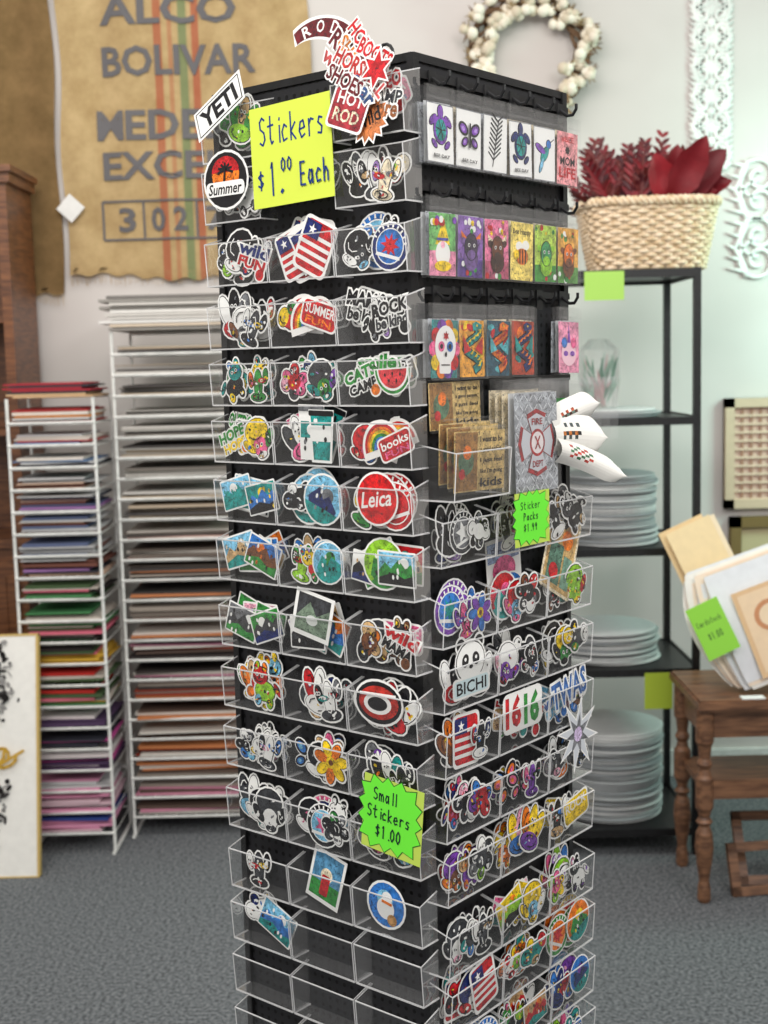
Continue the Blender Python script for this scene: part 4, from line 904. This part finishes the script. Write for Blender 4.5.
# angled stack of cardstock files standing on the table
e=empty('cardstock_file_bundle',(1.05,3.85,.56)); mb=MB()
U=Vector((.93,.12,.30)); V=Vector((-.33,.16,.93)); O=Vector((.965,3.80,.566)); NS=18
for k in range(NS):
    col=[C(240,238,232),C(244,226,206),C(228,230,234),C(248,242,232),C(236,214,190)][k%5]; t=k/(NS-1)
    off=Vector((.045*(t-.5)-.03,-.05*t,.0))
    def fn(u,v): return O+off+U*(.34*u+.01*math.sin(k))+V*(.30*v+.012*(k%3))+Vector((-.045*math.sin(math.pi*v*.9)*(1-u)*(1.2-t),-.01*math.sin(v*4),0))+Vector((0,0,.004 if v==0 else 0))
    mb.grid(fn,6,14,col)
mb.build('white_files',PAPER,e,True)
mb=MB()
def onface(u,v,d=.004): return O+Vector((.0225-.03,-.05,0))+U*(.34*u)+V*(.30*v)+Vector((0,-.012-d,0))
def fpoly(pts,col,d): mb.poly([onface(a,b,d) for a,b in pts],col)
fpoly(rect(.10,.10,.95,.88),C(228,192,150),.004); fpoly(rect(.14,.14,.91,.84),C(240,212,178),.0045)
for i_,(a,b,r_,c_) in enumerate(((.35,.6,.14,C(206,146,106)),(.35,.6,.10,C(240,216,184)),(.50,.4,.16,C(196,136,98)),(.50,.4,.12,C(240,216,184)),(.38,.25,.09,C(214,164,124)),(.65,.65,.12,C(206,146,106)),(.65,.65,.08,C(240,216,184)))): 
    fpoly(circ(a,b,r_,r_,18),c_,.005+.0004*i_)
for k,(col,dx) in enumerate(((C(244,222,176),0),(C(246,230,200),.016),(C(236,208,160),-.016))):
    T=Matrix.Translation((.905+dx,3.90+.01*k,.81))@Matrix.Rotation(-.15,4,'X')@Matrix.Rotation(-.42,4,'Y'); mb.box(-.065,.065,0,.002,-.215,.20,col,T)
mb.build('cream_cards',PAPER,e)
mb=MB(); mb.box(1.05,1.36,3.86,3.93,.5595,.60,WH); mb.box(1.05,1.36,3.93,3.94,.5595,.70,WH); mb.build('display_easel',WOODH,e)
def sg(p):
    p.mb.box(-.045,.045,0,.001,-.072,.072,C(150,220,74),p.M); p.l=1; hand(p,'Cardstock',-.036,.016,.014,.0078,.0016,C(70,110,60)); hand(p,'$1.00',-.02,-.025,.018,.009,.0018,C(70,110,60))
card('price_sign',Matrix.Translation((.845,3.735,.742))@Matrix.Rotation(-.15,4,'X')@Matrix.Rotation(-.42,4,'Y'),sg)
mb=MB(); mb.box(-.03,.03,-.015,.015,0,.003,C(232,232,230),Matrix.Translation((.945,3.72,.5595))); mb.build('paper_tag',PAPER)

for i,(x,y,rz,hh) in enumerate(((1.10,3.84,.0,.20),(1.06,3.78,.12,.14))):
    T=Matrix.Translation((x,y,.003))@Matrix.Rotation(rz,4,'Z')@Matrix.Rotation(-.5+.15*i,4,'X'); mb=MB()
    for b in ((-.15,.15,0,.018,0,.025),(-.15,.15,0,.018,hh-.025,hh),(-.15,-.125,0,.018,0,hh),(.125,.15,0,.018,0,hh)): mb.box(*b,WH,T)
    mb.build('wooden_picture_frame',WOODH)

# ------------------------------------------------------------ lights
def area(name,loc,target,sx,sy,power,col):
    l=bpy.data.lights.new(name,'AREA'); l.shape='RECTANGLE'; l.size=sx; l.size_y=sy; l.energy=power; l.color=col
    o=bpy.data.objects.new(name,l); o.location=loc; d=Vector(target)-Vector(loc); o.rotation_euler=d.to_track_quat('-Z','Y').to_euler(); bpy.context.scene.collection.objects.link(o)
area('ceiling_light_1',(-.9,.2,2.9),(0,2.2,1.1),1.6,.8,54,(1,.97,.93))
area('ceiling_light_2',(1.3,.8,2.9),(.2,2.4,1.0),1.2,.6,36,(1,.98,.96))
area('ceiling_light_3',(-.6,3.2,2.95),(-.6,4.4,1.0),2.4,.5,28,(1,.95,.89))
area('mint_wall_fill',(2.0,4.0,1.9),(1.0,4.8,1.2),.5,.7,18,(.58,1,.86))  # unseen mint fill lamp, added low by the right wall to tint it green
w=bpy.data.worlds.new('World'); bpy.context.scene.world=w; w.use_nodes=True
w.node_tree.nodes['Background'].inputs[0].default_value=(1,.98,.955,1); w.node_tree.nodes['Background'].inputs[1].default_value=.66

# ------------------------------------------------------------ camera
cam=bpy.data.cameras.new('Camera'); co=bpy.data.objects.new('Camera',cam); bpy.context.scene.collection.objects.link(co)
pt=math.radians(6.63); a=.025
f=Vector((0,math.cos(pt),-math.sin(pt))); u0=Vector((0,math.sin(pt),math.cos(pt))); r0=Vector((1,0,0))
up=u0*math.cos(a)+r0*math.sin(a); rt=r0*math.cos(a)-u0*math.sin(a); bk=-f
co.matrix_world=Matrix(((rt.x,up.x,bk.x,0),(rt.y,up.y,bk.y,.45),(rt.z,up.z,bk.z,1.45),(0,0,0,1)))
cam.sensor_fit='AUTO'; cam.sensor_width=36; cam.lens=1290/1024*36; cam.clip_start=.05
cam.dof.use_dof=True; cam.dof.focus_distance=1.57; cam.dof.aperture_fstop=7.0
bpy.context.scene.camera=co
bpy.context.scene.view_settings.view_transform='Standard'
